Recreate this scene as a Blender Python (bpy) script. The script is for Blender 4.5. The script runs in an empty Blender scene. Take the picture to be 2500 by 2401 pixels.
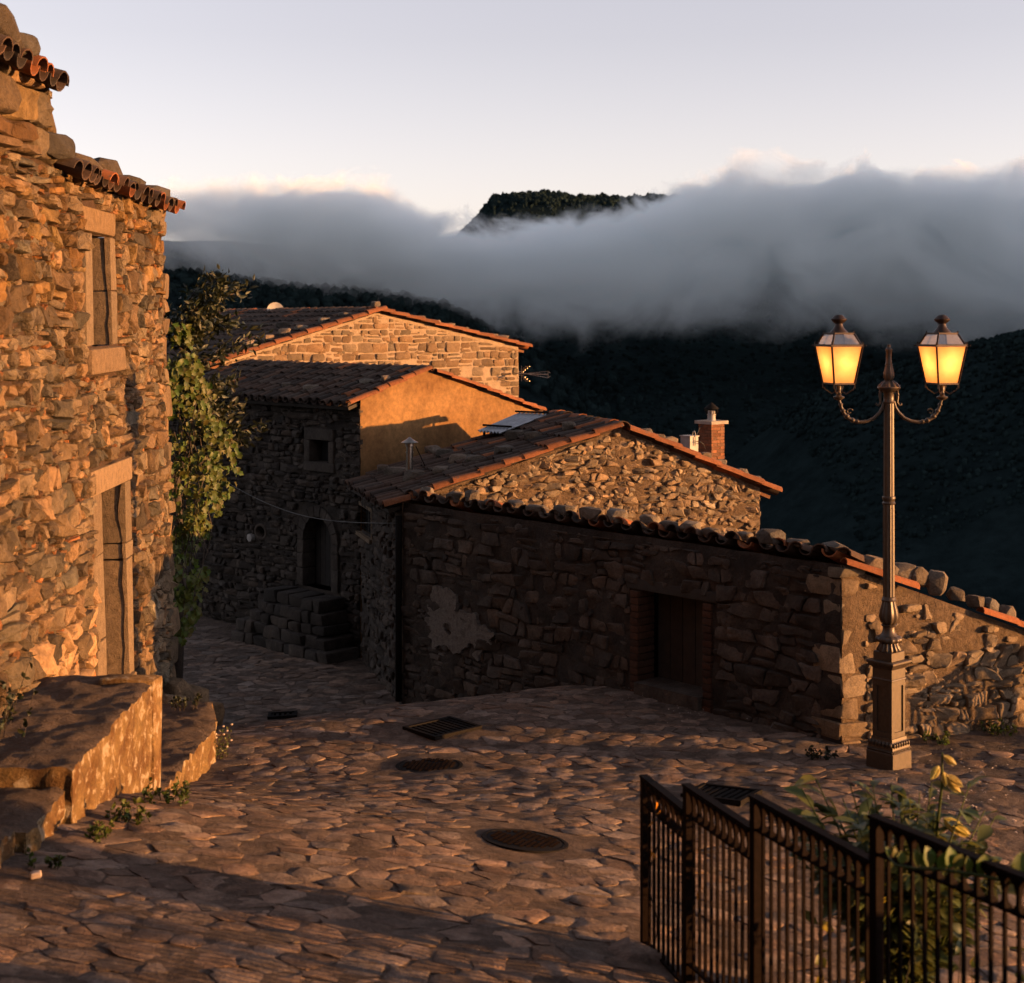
import bpy, bmesh, math, random
import numpy as np
from mathutils import Vector, Matrix, noise

random.seed(11)
rnd = random.random
def ru(a, b): return a + (b - a) * random.random()
C = bpy.context.scene.collection
sc = bpy.context.scene
R = math.radians

# ------------------------------------------------------------------ camera
EYE, FPX, HOR = 4.2, 3700.0, 790.0          # eye height, focal length and horizon row in photo pixels (2500 x 2401)
cam = bpy.data.cameras.new('camera'); cam_o = bpy.data.objects.new('camera', cam); C.objects.link(cam_o)
cam_o.location = (0, 0, EYE); cam_o.rotation_euler = (R(90), 0, 0)
cam.sensor_width = 36; cam.sensor_fit = 'HORIZONTAL'; cam.lens = FPX / 2500 * 36
cam.shift_y = -(1200.5 - HOR) / 2500
cam.clip_start = 0.2; cam.clip_end = 9000
cam.dof.use_dof = True; cam.dof.focus_distance = 18.0; cam.dof.aperture_fstop = 2.8
sc.camera = cam_o

# ------------------------------------------------------------------ light
SUN_EL = 4.0
TO_SUN = Vector((0.982, -0.19, 0)).normalized()
world = bpy.data.worlds.new('World'); sc.world = world; world.use_nodes = True
wn, wl = world.node_tree.nodes, world.node_tree.links
wn.clear()
w_out = wn.new('ShaderNodeOutputWorld'); w_bg = wn.new('ShaderNodeBackground'); w_sky = wn.new('ShaderNodeTexSky')
w_sky.sky_type = 'NISHITA'; w_sky.sun_disc = False
w_sky.sun_elevation = R(SUN_EL)
w_sky.sun_rotation = math.atan2(TO_SUN.x, TO_SUN.y)
w_sky.air_density = 1.0; w_sky.dust_density = 1.5; w_sky.ozone_density = 1.0; w_sky.altitude = 900
w_tint = wn.new('ShaderNodeMix'); w_tint.data_type = 'RGBA'; w_tint.blend_type = 'MULTIPLY'
w_tint.inputs['Factor'].default_value = 1.0
w_tint.inputs['B'].default_value = (1.125, 1.0, 1.09, 1)
w_hs = wn.new('ShaderNodeHueSaturation'); w_hs.inputs['Saturation'].default_value = 0.38
wl.new(w_sky.outputs['Color'], w_hs.inputs['Color'])
wl.new(w_hs.outputs['Color'], w_tint.inputs['A'])
wl.new(w_tint.outputs['Result'], w_bg.inputs['Color'])
w_bg.inputs['Strength'].default_value = 0.115
wl.new(w_bg.outputs['Background'], w_out.inputs['Surface'])
sun = bpy.data.lights.new('sun', 'SUN'); sun_o = bpy.data.objects.new('sun', sun); C.objects.link(sun_o)
sun.energy = 5.0; sun.angle = R(0.6); sun.color = (1.0, 0.47, 0.155)
sv = Vector((TO_SUN.x * math.cos(R(SUN_EL)), TO_SUN.y * math.cos(R(SUN_EL)), math.sin(R(SUN_EL))))
sun_o.rotation_euler = sv.to_track_quat('Z', 'Y').to_euler(); sun_o.location = sv * 60 + Vector((0, 0, 10))
sc.view_settings.view_transform = 'Standard'; sc.view_settings.look = 'None'
sc.view_settings.exposure = 1.75; sc.view_settings.gamma = 1.0; sc.view_settings.use_curve_mapping = False
cy = sc.cycles
cy.use_denoising = True; cy.use_adaptive_sampling = True; cy.adaptive_threshold = 0.02
cy.max_bounces = 7; cy.diffuse_bounces = 3; cy.glossy_bounces = 2; cy.transmission_bounces = 4
cy.volume_bounces = 5; cy.transparent_max_bounces = 8
cy.volume_step_rate = 1.0; cy.volume_max_steps = 128
cy.sample_clamp_indirect = 4.0

# ------------------------------------------------------------------ helpers
WL = {}                                        # world location of every object that parents others
def world_of(o): return WL.get(o, Vector((0, 0, 0)))
def at(px, py, Y): return Vector(((px - 1250) / FPX * Y, Y, EYE - (py - HOR) / FPX * Y))
def hit(px, py, P0, N):
    d = Vector(((px - 1250) / FPX, 1, -(py - HOR) / FPX)); o = Vector((0, 0, EYE))
    return o + d * ((P0 - o).dot(N) / d.dot(N))

def tag(o, label=None, cat=None, group=None, kind=None):
    if label: o['label'] = label
    if cat: o['category'] = cat
    if group: o['group'] = group
    if kind: o['kind'] = kind
    return o
def thing(name, loc, label, cat, group=None):
    o = bpy.data.objects.new(name, None); C.objects.link(o); o.location = loc; o.empty_display_size = 0.2
    WL[o] = Vector(loc)
    return tag(o, label, cat, group)

def mk_mesh(name, V, F, mat, smooth=False, tint=None, sharp=None):
    m = bpy.data.meshes.new(name)
    m.from_pydata([tuple(v) for v in V], [], F)
    if mat: m.materials.append(mat)
    if smooth:
        m.shade_smooth()
        if sharp: m.set_sharp_from_angle(angle=R(sharp))
    if tint is not None:
        a = m.color_attributes.new('tint', 'FLOAT_COLOR', 'POINT')
        t = np.ones((len(V), 4), dtype=np.float32); t[:, :3] = np.asarray(tint, dtype=np.float32)
        a.data.foreach_set('color', t.ravel())
    return m
def obj(name, V, F, mat, parent=None, smooth=False, tint=None, sharp=None, origin=None, flip=False):
    """V in world coordinates -> one mesh object whose origin is its own base/centre"""
    A = np.array([tuple(v) for v in V], dtype=float)
    if origin is None:
        origin = Vector(((A[:, 0].min() + A[:, 0].max()) / 2, (A[:, 1].min() + A[:, 1].max()) / 2, A[:, 2].min()))
    A = A - np.array(tuple(origin))
    if tint is None: tint = (1, 1, 1)
    o = bpy.data.objects.new(name, mk_mesh(name, A.tolist(), F, mat, smooth, tint, sharp))
    C.objects.link(o)
    o.location = origin - world_of(parent) if parent else origin
    if parent: o.parent = parent
    WL[o] = Vector(origin)
    return o
class MB:
    """collects shapes for ONE mesh object"""
    def __init__(s): s.V = []; s.F = []; s.T = []
    def add(s, V, F, t=(1, 1, 1)):
        n = len(s.V); s.V += [tuple(v) for v in V]; s.F += [tuple(i + n for i in f) for f in F]; s.T += [t] * len(V)
        return s
    def box(s, c, X, Y, Z, t=(1, 1, 1)):
        V = [c + X * a + Y * b + Z * d for d in (-1, 1) for b in (-1, 1) for a in (-1, 1)]
        return s.add(V, [(0, 2, 3, 1), (4, 5, 7, 6), (0, 1, 5, 4), (2, 6, 7, 3), (0, 4, 6, 2), (1, 3, 7, 5)], t)
    def abox(s, x0, x1, y0, y1, z0, z1, t=(1, 1, 1)):
        return s.box(Vector(((x0 + x1) / 2, (y0 + y1) / 2, (z0 + z1) / 2)), Vector(((x1 - x0) / 2, 0, 0)), Vector((0, (y1 - y0) / 2, 0)), Vector((0, 0, (z1 - z0) / 2)), t)
    def bar(s, a, b, w, h=None, t=(1, 1, 1), up=Vector((0, 0, 1))):
        h = h or w; a = Vector(a); b = Vector(b); d = (b - a); L = d.length; d.normalize()
        x = d.cross(up)
        if x.length < 1e-4: x = Vector((1, 0, 0))
        x.normalize(); z = x.cross(d).normalized()
        return s.box((a + b) / 2, x * w / 2, d * L / 2, z * h / 2, t)
    def tube(s, pts, rad, n=8, t=(1, 1, 1), cap=True):
        pts = [Vector(p) for p in pts]
        if not hasattr(rad, '__len__'): rad = [rad] * len(pts)
        V = []; F = []; ref = None
        for i, p in enumerate(pts):
            d = (pts[min(i + 1, len(pts) - 1)] - pts[max(i - 1, 0)]).normalized()
            if ref is None:
                ref = d.cross(Vector((0, 0, 1)))
                if ref.length < 1e-3: ref = Vector((1, 0, 0))
            x = (ref - d * ref.dot(d)).normalized(); ref = x; y = d.cross(x)
            for k in range(n):
                a = 2 * math.pi * k / n
                V.append(p + (x * math.cos(a) + y * math.sin(a)) * rad[i])
        for i in range(len(pts) - 1):
            for k in range(n):
                k2 = (k + 1) % n
                F.append((i * n + k, i * n + k2, (i + 1) * n + k2, (i + 1) * n + k))
        if cap: F.append(tuple(range(n - 1, -1, -1))); F.append(tuple((len(pts) - 1) * n + k for k in range(n)))
        return s.add(V, F, t)
    def lathe(s, c, prof, n=20, flute=0, fl=0.0, rot=0.0, t=(1, 1, 1)):
        c = Vector(c); V = []; F = []
        for (r, z) in prof:
            for k in range(n):
                a = 2 * math.pi * k / n + rot
                rr = r * (1 + (fl * math.cos(a * flute) if flute else 0))
                V.append(c + Vector((rr * math.cos(a), rr * math.sin(a), z)))
        for i in range(len(prof) - 1):
            for k in range(n):
                k2 = (k + 1) % n
                F.append((i * n + k, i * n + k2, (i + 1) * n + k2, (i + 1) * n + k))
        F.append(tuple(range(n - 1, -1, -1))); F.append(tuple((len(prof) - 1) * n + k for k in range(n)))
        return s.add(V, F, t)
    def build(s, name, mat, parent=None, smooth=False, sharp=None, origin=None):
        return obj(name, s.V, s.F, mat, parent, smooth, s.T, sharp, origin)
def structure(o): o['kind'] = 'structure'; return o

# ------------------------------------------------------------------ materials
ALB = 0.64                                     # scale on base colours, kept low so unlit faces go darker
def nodes_of(name):
    m = bpy.data.materials.new(name); m.use_nodes = True
    n = m.node_tree.nodes; l = m.node_tree.links; n.clear()
    out = n.new('ShaderNodeOutputMaterial'); b = n.new('ShaderNodeBsdfPrincipled')
    l.new(b.outputs['BSDF'], out.inputs['Surface'])
    return m, n, l, b, out
def noise_node(n, l, vec, scale, detail=6, rough=0.6, dist=0.0):
    t = n.new('ShaderNodeTexNoise'); t.inputs['Scale'].default_value = scale; t.inputs['Detail'].default_value = detail
    t.inputs['Roughness'].default_value = rough; t.inputs['Distortion'].default_value = dist
    l.new(vec, t.inputs['Vector']); return t
def ramp(n, l, fac, stops):
    r = n.new('ShaderNodeValToRGB'); l.new(fac, r.inputs['Fac'])
    e = r.color_ramp.elements
    while len(e) < len(stops): e.new(0.5)
    for el, (p, c) in zip(e, stops):
        el.position = p; el.color = (c[0], c[1], c[2], 1) if hasattr(c, '__len__') else (c, c, c, 1)
    return r
def mixc(n, l, a, b, fac=1.0, mode='MULTIPLY'):
    x = n.new('ShaderNodeMix'); x.data_type = 'RGBA'; x.blend_type = mode
    for sock, v in ((x.inputs['A'], a), (x.inputs['B'], b)):
        if isinstance(v, tuple): sock.default_value = (*v, 1)
        else: l.new(v, sock)
    if isinstance(fac, (int, float)): x.inputs['Factor'].default_value = fac
    else: l.new(fac, x.inputs['Factor'])
    return x.outputs['Result']
def stone_mat(name, base, scale=9.0, spots=None, spot_amt=0.55, bump=0.5, bdist=0.02, var=0.5, rough=0.92, stain=None, spec=0.25):
    m, n, l, b, out = nodes_of(name); base = tuple(c * ALB for c in base); spots = tuple(c * ALB for c in spots) if spots else None
    pos = n.new('ShaderNodeNewGeometry').outputs['Position']
    at_ = n.new('ShaderNodeAttribute'); at_.attribute_name = 'tint'
    oi = n.new('ShaderNodeObjectInfo')
    n1 = noise_node(n, l, pos, scale, 8, 0.65); n2 = noise_node(n, l, pos, scale * 5, 5, 0.7); n3 = noise_node(n, l, pos, scale * 0.35, 4, 0.55, 0.4)
    r1 = ramp(n, l, n1.outputs['Fac'], [(0.25, 1 - var), (0.75, 1 + var)])
    r2 = ramp(n, l, n2.outputs['Fac'], [(0.3, 0.72), (0.7, 1.28)])
    col = mixc(n, l, base, at_.outputs['Color']); col = mixc(n, l, col, oi.outputs['Color'])
    col = mixc(n, l, col, r1.outputs['Color']); col = mixc(n, l, col, r2.outputs['Color'])
    if stain:
        r4 = ramp(n, l, n3.outputs['Fac'], [(0.42, 0.0), (0.62, 1.0)])
        col = mixc(n, l, col, stain, r4.outputs['Color'], 'MULTIPLY')
    if spots:
        r3 = ramp(n, l, n1.outputs['Fac'], [(spot_amt, 0.0), (spot_amt + 0.07, 1.0)])
        col = mixc(n, l, col, spots, r3.outputs['Color'], 'MIX')
    l.new(col, b.inputs['Base Color']); b.inputs['Roughness'].default_value = rough
    b.inputs['Specular IOR Level'].default_value = spec
    add = n.new('ShaderNodeMath'); add.operation = 'ADD'; l.new(n1.outputs['Fac'], add.inputs[0])
    mul = n.new('ShaderNodeMath'); mul.operation = 'MULTIPLY'; mul.inputs[1].default_value = 0.45; l.new(n2.outputs['Fac'], mul.inputs[0]); l.new(mul.outputs[0], add.inputs[1])
    bp = n.new('ShaderNodeBump'); bp.inputs['Strength'].default_value = bump; bp.inputs['Distance'].default_value = bdist
    l.new(add.outputs[0], bp.inputs['Height']); l.new(bp.outputs['Normal'], b.inputs['Normal'])
    return m
def plain_mat(name, base, rough=0.6, metal=0.0, scale=12.0, var=0.25, bump=0.2, bdist=0.004, spec=0.4):
    m, n, l, b, out = nodes_of(name); base = tuple(c * ALB for c in base)
    pos = n.new('ShaderNodeNewGeometry').outputs['Position']
    at_ = n.new('ShaderNodeAttribute'); at_.attribute_name = 'tint'; oi = n.new('ShaderNodeObjectInfo')
    n1 = noise_node(n, l, pos, scale, 6, 0.65)
    r1 = ramp(n, l, n1.outputs['Fac'], [(0.3, 1 - var), (0.7, 1 + var)])
    col = mixc(n, l, base, at_.outputs['Color']); col = mixc(n, l, col, oi.outputs['Color']); col = mixc(n, l, col, r1.outputs['Color'])
    l.new(col, b.inputs['Base Color']); b.inputs['Roughness'].default_value = rough; b.inputs['Metallic'].default_value = metal
    b.inputs['Specular IOR Level'].default_value = spec
    bp = n.new('ShaderNodeBump'); bp.inputs['Strength'].default_value = bump; bp.inputs['Distance'].default_value = bdist
    l.new(n1.outputs['Fac'], bp.inputs['Height']); l.new(bp.outputs['Normal'], b.inputs['Normal'])
    return m
def leaf_mat(name, base, trans=0.45):
    m, n, l, b, out = nodes_of(name); base = tuple(c * 0.8 for c in base)
    at_ = n.new('ShaderNodeAttribute'); at_.attribute_name = 'tint'; oi = n.new('ShaderNodeObjectInfo')
    col = mixc(n, l, base, at_.outputs['Color']); col = mixc(n, l, col, oi.outputs['Color'])
    l.new(col, b.inputs['Base Color']); b.inputs['Roughness'].default_value = 0.5; b.inputs['Specular IOR Level'].default_value = 0.3
    t = n.new('ShaderNodeBsdfTranslucent'); l.new(col, t.inputs['Color'])
    mx = n.new('ShaderNodeMixShader'); mx.inputs[0].default_value = trans
    l.new(b.outputs['BSDF'], mx.inputs[1]); l.new(t.outputs['BSDF'], mx.inputs[2]); l.new(mx.outputs['Shader'], out.inputs['Surface'])
    return m

M = {}
M['rubble'] = stone_mat('rubble_stone', (0.185, 0.124, 0.070), 7, (0.24, 0.19, 0.135), 0.72, 1.0, 0.06, 0.55)
M['rubble_mortar'] = stone_mat('rubble_mortar', (0.075, 0.042, 0.025), 14, None, 0.6, 1.0, 0.05, 0.5)
M['dressed'] = stone_mat('dressed_stone', (0.20, 0.14, 0.085), 14, None, 0.6, 0.9, 0.03, 0.35)
M['gable_stone'] = stone_mat('gable_stone', (0.17, 0.115, 0.068), 9, None, 0.6, 0.7, 0.02, 0.35)
M['gable_mortar'] = stone_mat('gable_mortar', (0.33, 0.245, 0.165), 10, None, 0.6, 0.6, 0.02, 0.2)
M['rough_stone'] = stone_mat('rough_stone', (0.20, 0.145, 0.092), 11, (0.28, 0.23, 0.17), 0.72, 0.8, 0.02, 0.4)
M['rough_mortar'] = stone_mat('rough_mortar', (0.145, 0.097, 0.058), 16, None, 0.6, 1.0, 0.05, 0.45)
M['dark_stone'] = stone_mat('shaded_wall_stone', (0.082, 0.063, 0.049), 6, (0.14, 0.112, 0.09), 0.66, 0.9, 0.03, 0.45, stain=(0.6, 0.58, 0.56))  # darker copy for walls out of the sun; shade put into the colour
M['dark_mortar'] = stone_mat('shaded_wall_mortar', (0.062, 0.047, 0.036), 8, None, 0.6, 1.0, 0.05, 0.5, stain=(0.5, 0.5, 0.5))  # mortar of those walls, darkened for shade as well
M['ochre'] = stone_mat('ochre_render', (0.26, 0.145, 0.056), 2.6, None, 0.6, 0.5, 0.02, 0.26, stain=(0.72, 0.66, 0.60))
M['white_plaster'] = stone_mat('worn_white_plaster', (0.185, 0.16, 0.135), 9, (0.12, 0.10, 0.085), 0.52, 0.8, 0.03, 0.4)
M['tile'] = stone_mat('roof_tile', (0.19, 0.085, 0.042), 14, (0.11, 0.088, 0.07), 0.60, 0.5, 0.008, 0.35)
M['rock'] = stone_mat('roof_rock', (0.15, 0.118, 0.088), 10, (0.27, 0.24, 0.20), 0.66, 0.9, 0.03, 0.45)
M['paving'] = stone_mat('paving_stone', (0.24, 0.168, 0.125), 8, (0.31, 0.235, 0.18), 0.62, 0.9, 0.04, 0.6, stain=(0.6, 0.56, 0.54))
M['dirt'] = stone_mat('street_dirt', (0.165, 0.115, 0.085), 12, (0.20, 0.148, 0.112), 0.58, 1.0, 0.06, 0.5, stain=(0.58, 0.55, 0.53))
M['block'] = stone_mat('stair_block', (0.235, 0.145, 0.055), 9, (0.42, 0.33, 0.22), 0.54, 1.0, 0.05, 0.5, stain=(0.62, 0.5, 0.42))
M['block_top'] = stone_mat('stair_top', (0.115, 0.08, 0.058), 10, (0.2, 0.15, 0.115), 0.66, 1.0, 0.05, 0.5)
M['brick'] = stone_mat('brick', (0.20, 0.085, 0.042), 16, None, 0.6, 0.6, 0.008, 0.35)
M['concrete'] = stone_mat('concrete', (0.34, 0.29, 0.24), 12, None, 0.6, 0.4, 0.01, 0.25)
M['wood'] = plain_mat('old_wood', (0.075, 0.045, 0.026), 0.8, 0, 9, 0.35, 0.4, 0.01)
M['dark_wood'] = plain_mat('dark_wood', (0.03, 0.022, 0.016), 0.8, 0, 9, 0.35, 0.4, 0.01)
M['void'] = plain_mat('dark_interior', (0.012, 0.011, 0.01), 0.95, 0, 5, 0.2)
M['iron'] = plain_mat('rusty_iron', (0.009, 0.0048, 0.0036), 0.75, 0.0, 40, 0.5, 0.5, 0.004, 0.04)  # darkened well below rust, standing in for shade on the fence
M['cast'] = plain_mat('lamp_bronze', (0.08, 0.056, 0.037), 0.45, 0.25, 30, 0.3, 0.25, 0.003)
M['cast_dark'] = plain_mat('lantern_frame', (0.05, 0.03, 0.022), 0.45, 0.5, 30, 0.3, 0.2, 0.003)
M['black_iron'] = plain_mat('manhole_iron', (0.012, 0.010, 0.009), 0.75, 0.0, 40, 0.35, 0.2, 0.003, 0.06)
M['steel'] = plain_mat('steel', (0.38, 0.34, 0.30), 0.28, 0.95, 9, 0.25, 0.05, 0.002)
M['zinc'] = plain_mat('corrugated_zinc', (0.42, 0.44, 0.46), 0.45, 0.6, 6, 0.25, 0.1, 0.004)
M['white_paint'] = plain_mat('white_paint', (0.36, 0.33, 0.30), 0.6, 0, 8, 0.2)
M['cable'] = plain_mat('cable', (0.09, 0.085, 0.08), 0.6, 0, 8, 0.2)
M['black_rubber'] = plain_mat('black_rubber', (0.015, 0.015, 0.015), 0.6, 0, 8, 0.2)
M['petal'] = plain_mat('fallen_petal', (0.55, 0.44, 0.36), 0.8, 0, 8, 0.2)
M['leaf'] = leaf_mat('leaf', (0.085, 0.10, 0.028), 0.4)
M['leaf_dark'] = leaf_mat('leaf_dark', (0.026, 0.03, 0.012), 0.25)
M['ivy'] = leaf_mat('ivy_leaf', (0.066, 0.09, 0.016), 0.4)
M['flower'] = leaf_mat('cream_flower', (0.62, 0.50, 0.17), 0.35)
M['bark'] = plain_mat('bark', (0.05, 0.036, 0.026), 0.9, 0, 20, 0.4, 0.6, 0.02)
M['forest'] = stone_mat('forest', (0.015, 0.026, 0.027), 0.06, None, 0.6, 0.8, 2.0, 0.35, spec=0.0)  # teal lifted to stand in for haze over the far woods
M['hill'] = stone_mat('hill_ground', (0.0135, 0.023, 0.0245), 0.05, None, 0.6, 1.0, 3.0, 0.4, spec=0.0)  # same haze teal put into the ground colour

# ------------------------------------------------------------------ ground height
def sstep(a, b, x):
    t = min(1, max(0, (x - a) / (b - a))) if a != b else 0
    return t * t * (3 - 2 * t)
def street_h(X, Y):
    A = sstep(13.9, 10.4, Y)
    up = 0.1 * max(0.0, 14.4 - Y)
    tilt = -0.12 * (min(X, 4.5) - 1.0) * A
    d = (X + 2.9) * -0.44 + (Y - 15.4) * 0.9
    dip = -0.97 * sstep(0.0, 4.0, d)
    if X > 2.5: dip *= sstep(4.5, 2.5, X)
    if X > 1.5: dip -= 0.55 * max(0.0, Y - 17.4) * sstep(1.5, 3.5, X)
    rock = 0.018 * noise.noise(Vector((X * 0.9, Y * 0.9, 3.1))) + 0.01 * noise.noise(Vector((X * 2.3, Y * 2.3, 7.1)))
    return up + tilt + dip + rock
def terrain_h(X, Y):
    z = -1.9
    z = max(-75.0, z - 0.45 * max(0, Y - 30) - 0.40 * max(0, X - 10) + (0.06 * max(0, -X - 25)))
    if Y > 250 or X > 60:
        crest = np.interp(X, [-900, -300, -170, -60, -20, 60, 200, 400, 900], [120, 95, 80, 100, 148, 148, 143, 140, 140])
        crest += 2.5 * noise.noise(Vector((X * 0.02, 0, 0))) + 1.2 * noise.noise(Vector((X * 0.06, 3, 0)))
        far = -75 + (crest + 75) * sstep(640, 1750, Y) ** 1.25
        if Y > 1700: far = crest + 2 - (Y - 1700) * 0.12
        r1 = np.interp(X, [-600, -350, -203, -120, -68, -44, -19, 14, 60, 120], [60, 48, 33, 26, 20, 15, 1, -18, -48, -75])
        r1 = -75 + (r1 + 75) * math.exp(-((Y - 1000) / 240.0) ** 2)
        r2 = np.interp(X, [40, 100, 146, 169, 300, 600, 1100, 1700], [-75, -22, -4, 1, 34, 101, 200, 224])  # ridge beyond the right edge raised to keep sun off hills and cloud
        r2 = -75 + (r2 + 75) * math.exp(-((Y - 500) / (130.0 + 0.62 * max(0, X - 100))) ** 2)
        fade = sstep(150, 330, Y) if X < 120 else 1
        h2 = max(far, r1, r2)
        h2 += 3.5 * noise.noise(Vector((X * 0.012, Y * 0.012, 1.0))) * sstep(300, 600, Y)
        z = max(z, -75 + (h2 + 75) * fade) if Y > 60 or X > 120 else z
    return z

# ------------------------------------------------------------------ hills (structure) and forest (stuff)
def build_hills():
    ys = np.concatenate([np.array([-900, -500, -200, -60, -8, 4]), np.linspace(12, 60, 10), np.linspace(75, 300, 14), np.linspace(325, 1800, 66), np.array([1900, 2100, 2500, 3200, 4500])])
    xs = np.concatenate([np.array([-3500, -2200, -1500, -1100]), np.linspace(-850, -420, 9), np.linspace(-400, 700, 78), np.linspace(760, 1900, 16), np.array([2300, 3000, 3800])])
    V = []; F = []
    for y in ys:
        for x in xs: V.append((x, y, terrain_h(float(x), float(y))))
    nx = len(xs)
    for j in range(len(ys) - 1):
        for i in range(nx - 1):
            F.append((j * nx + i, j * nx + i + 1, (j + 1) * nx + i + 1, (j + 1) * nx + i))
    structure(obj('hills', V, F, M['hill'], smooth=True, origin=Vector((0, 0, 0))))
build_hills()
def build_forest():
    t = (1 + 5 ** 0.5) / 2
    iv = np.array([(-1, t, 0), (1, t, 0), (-1, -t, 0), (1, -t, 0), (0, -1, t), (0, 1, t), (0, -1, -t), (0, 1, -t), (t, 0, -1), (t, 0, 1), (-t, 0, -1), (-t, 0, 1)]) / 1.9
    fi = np.array([(0, 11, 5), (0, 5, 1), (0, 1, 7), (0, 7, 10), (0, 10, 11), (1, 5, 9), (5, 11, 4), (11, 10, 2), (10, 7, 6), (7, 1, 8), (3, 9, 4), (3, 4, 2), (3, 2, 6), (3, 6, 8), (3, 8, 9), (4, 9, 5), (2, 4, 11), (6, 2, 10), (8, 6, 7), (9, 8, 1)])
    rs = np.random.RandomState(5)
    P = []
    def put(x, y, s): P.append((x, y, terrain_h(x, y) + s * 0.35, s))
    for k in range(5500):                                   # far crest line
        x = rs.uniform(-120, 640); put(x, rs.uniform(1540, 1705), rs.uniform(1.3, 3.2))
    for k in range(16000):
        Y = 820 + 830 * rs.rand() ** 0.8; put(rs.uniform(-0.42, 0.42) * Y, Y, rs.uniform(.8, 2.0))
    for k in range(1500):                                   # near left ridge
        put(rs.uniform(-300, 70), rs.uniform(850, 1020), rs.uniform(2.0, 3.8))
    for k in range(9000):                                   # right hill
        put(rs.uniform(90, 330), rs.uniform(380, 540), rs.uniform(.35, .95))
    P = np.array(P); n = len(P)
    sc3 = np.stack([rs.uniform(.8, 1.2, n), rs.uniform(.8, 1.2, n), rs.uniform(.9, 1.7, n)], 1) * P[:, 3:4]
    V = (iv[None] * rs.uniform(0.75, 1.2, (n, 12, 1))) * sc3[:, None, :] + P[:, None, :3]
    F = fi[None] + (np.arange(n) * 12)[:, None, None]
    V = V.reshape(-1, 3); F = F.reshape(-1, 3)
    m = bpy.data.meshes.new('forest'); m.vertices.add(len(V)); m.vertices.foreach_set('co', V.ravel())
    m.loops.add(F.size); m.loops.foreach_set('vertex_index', F.ravel().astype(np.int32))
    m.polygons.add(len(F)); m.polygons.foreach_set('loop_start', np.arange(0, F.size, 3, dtype=np.int32))
    m.update(); m.validate(); m.materials.append(M['forest'])
    a = m.color_attributes.new('tint', 'FLOAT_COLOR', 'POINT')
    tt = np.ones((len(V), 4), np.float32); tt[:, :3] = np.repeat(rs.uniform(.6, 1.3, n), 12)[:, None]
    a.data.foreach_set('color', tt.ravel())
    o = bpy.data.objects.new('forest', m); C.objects.link(o)
    tag(o, 'dark woods covering the mountain slopes under the cloud bank', 'forest', kind='stuff')
build_forest()

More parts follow.
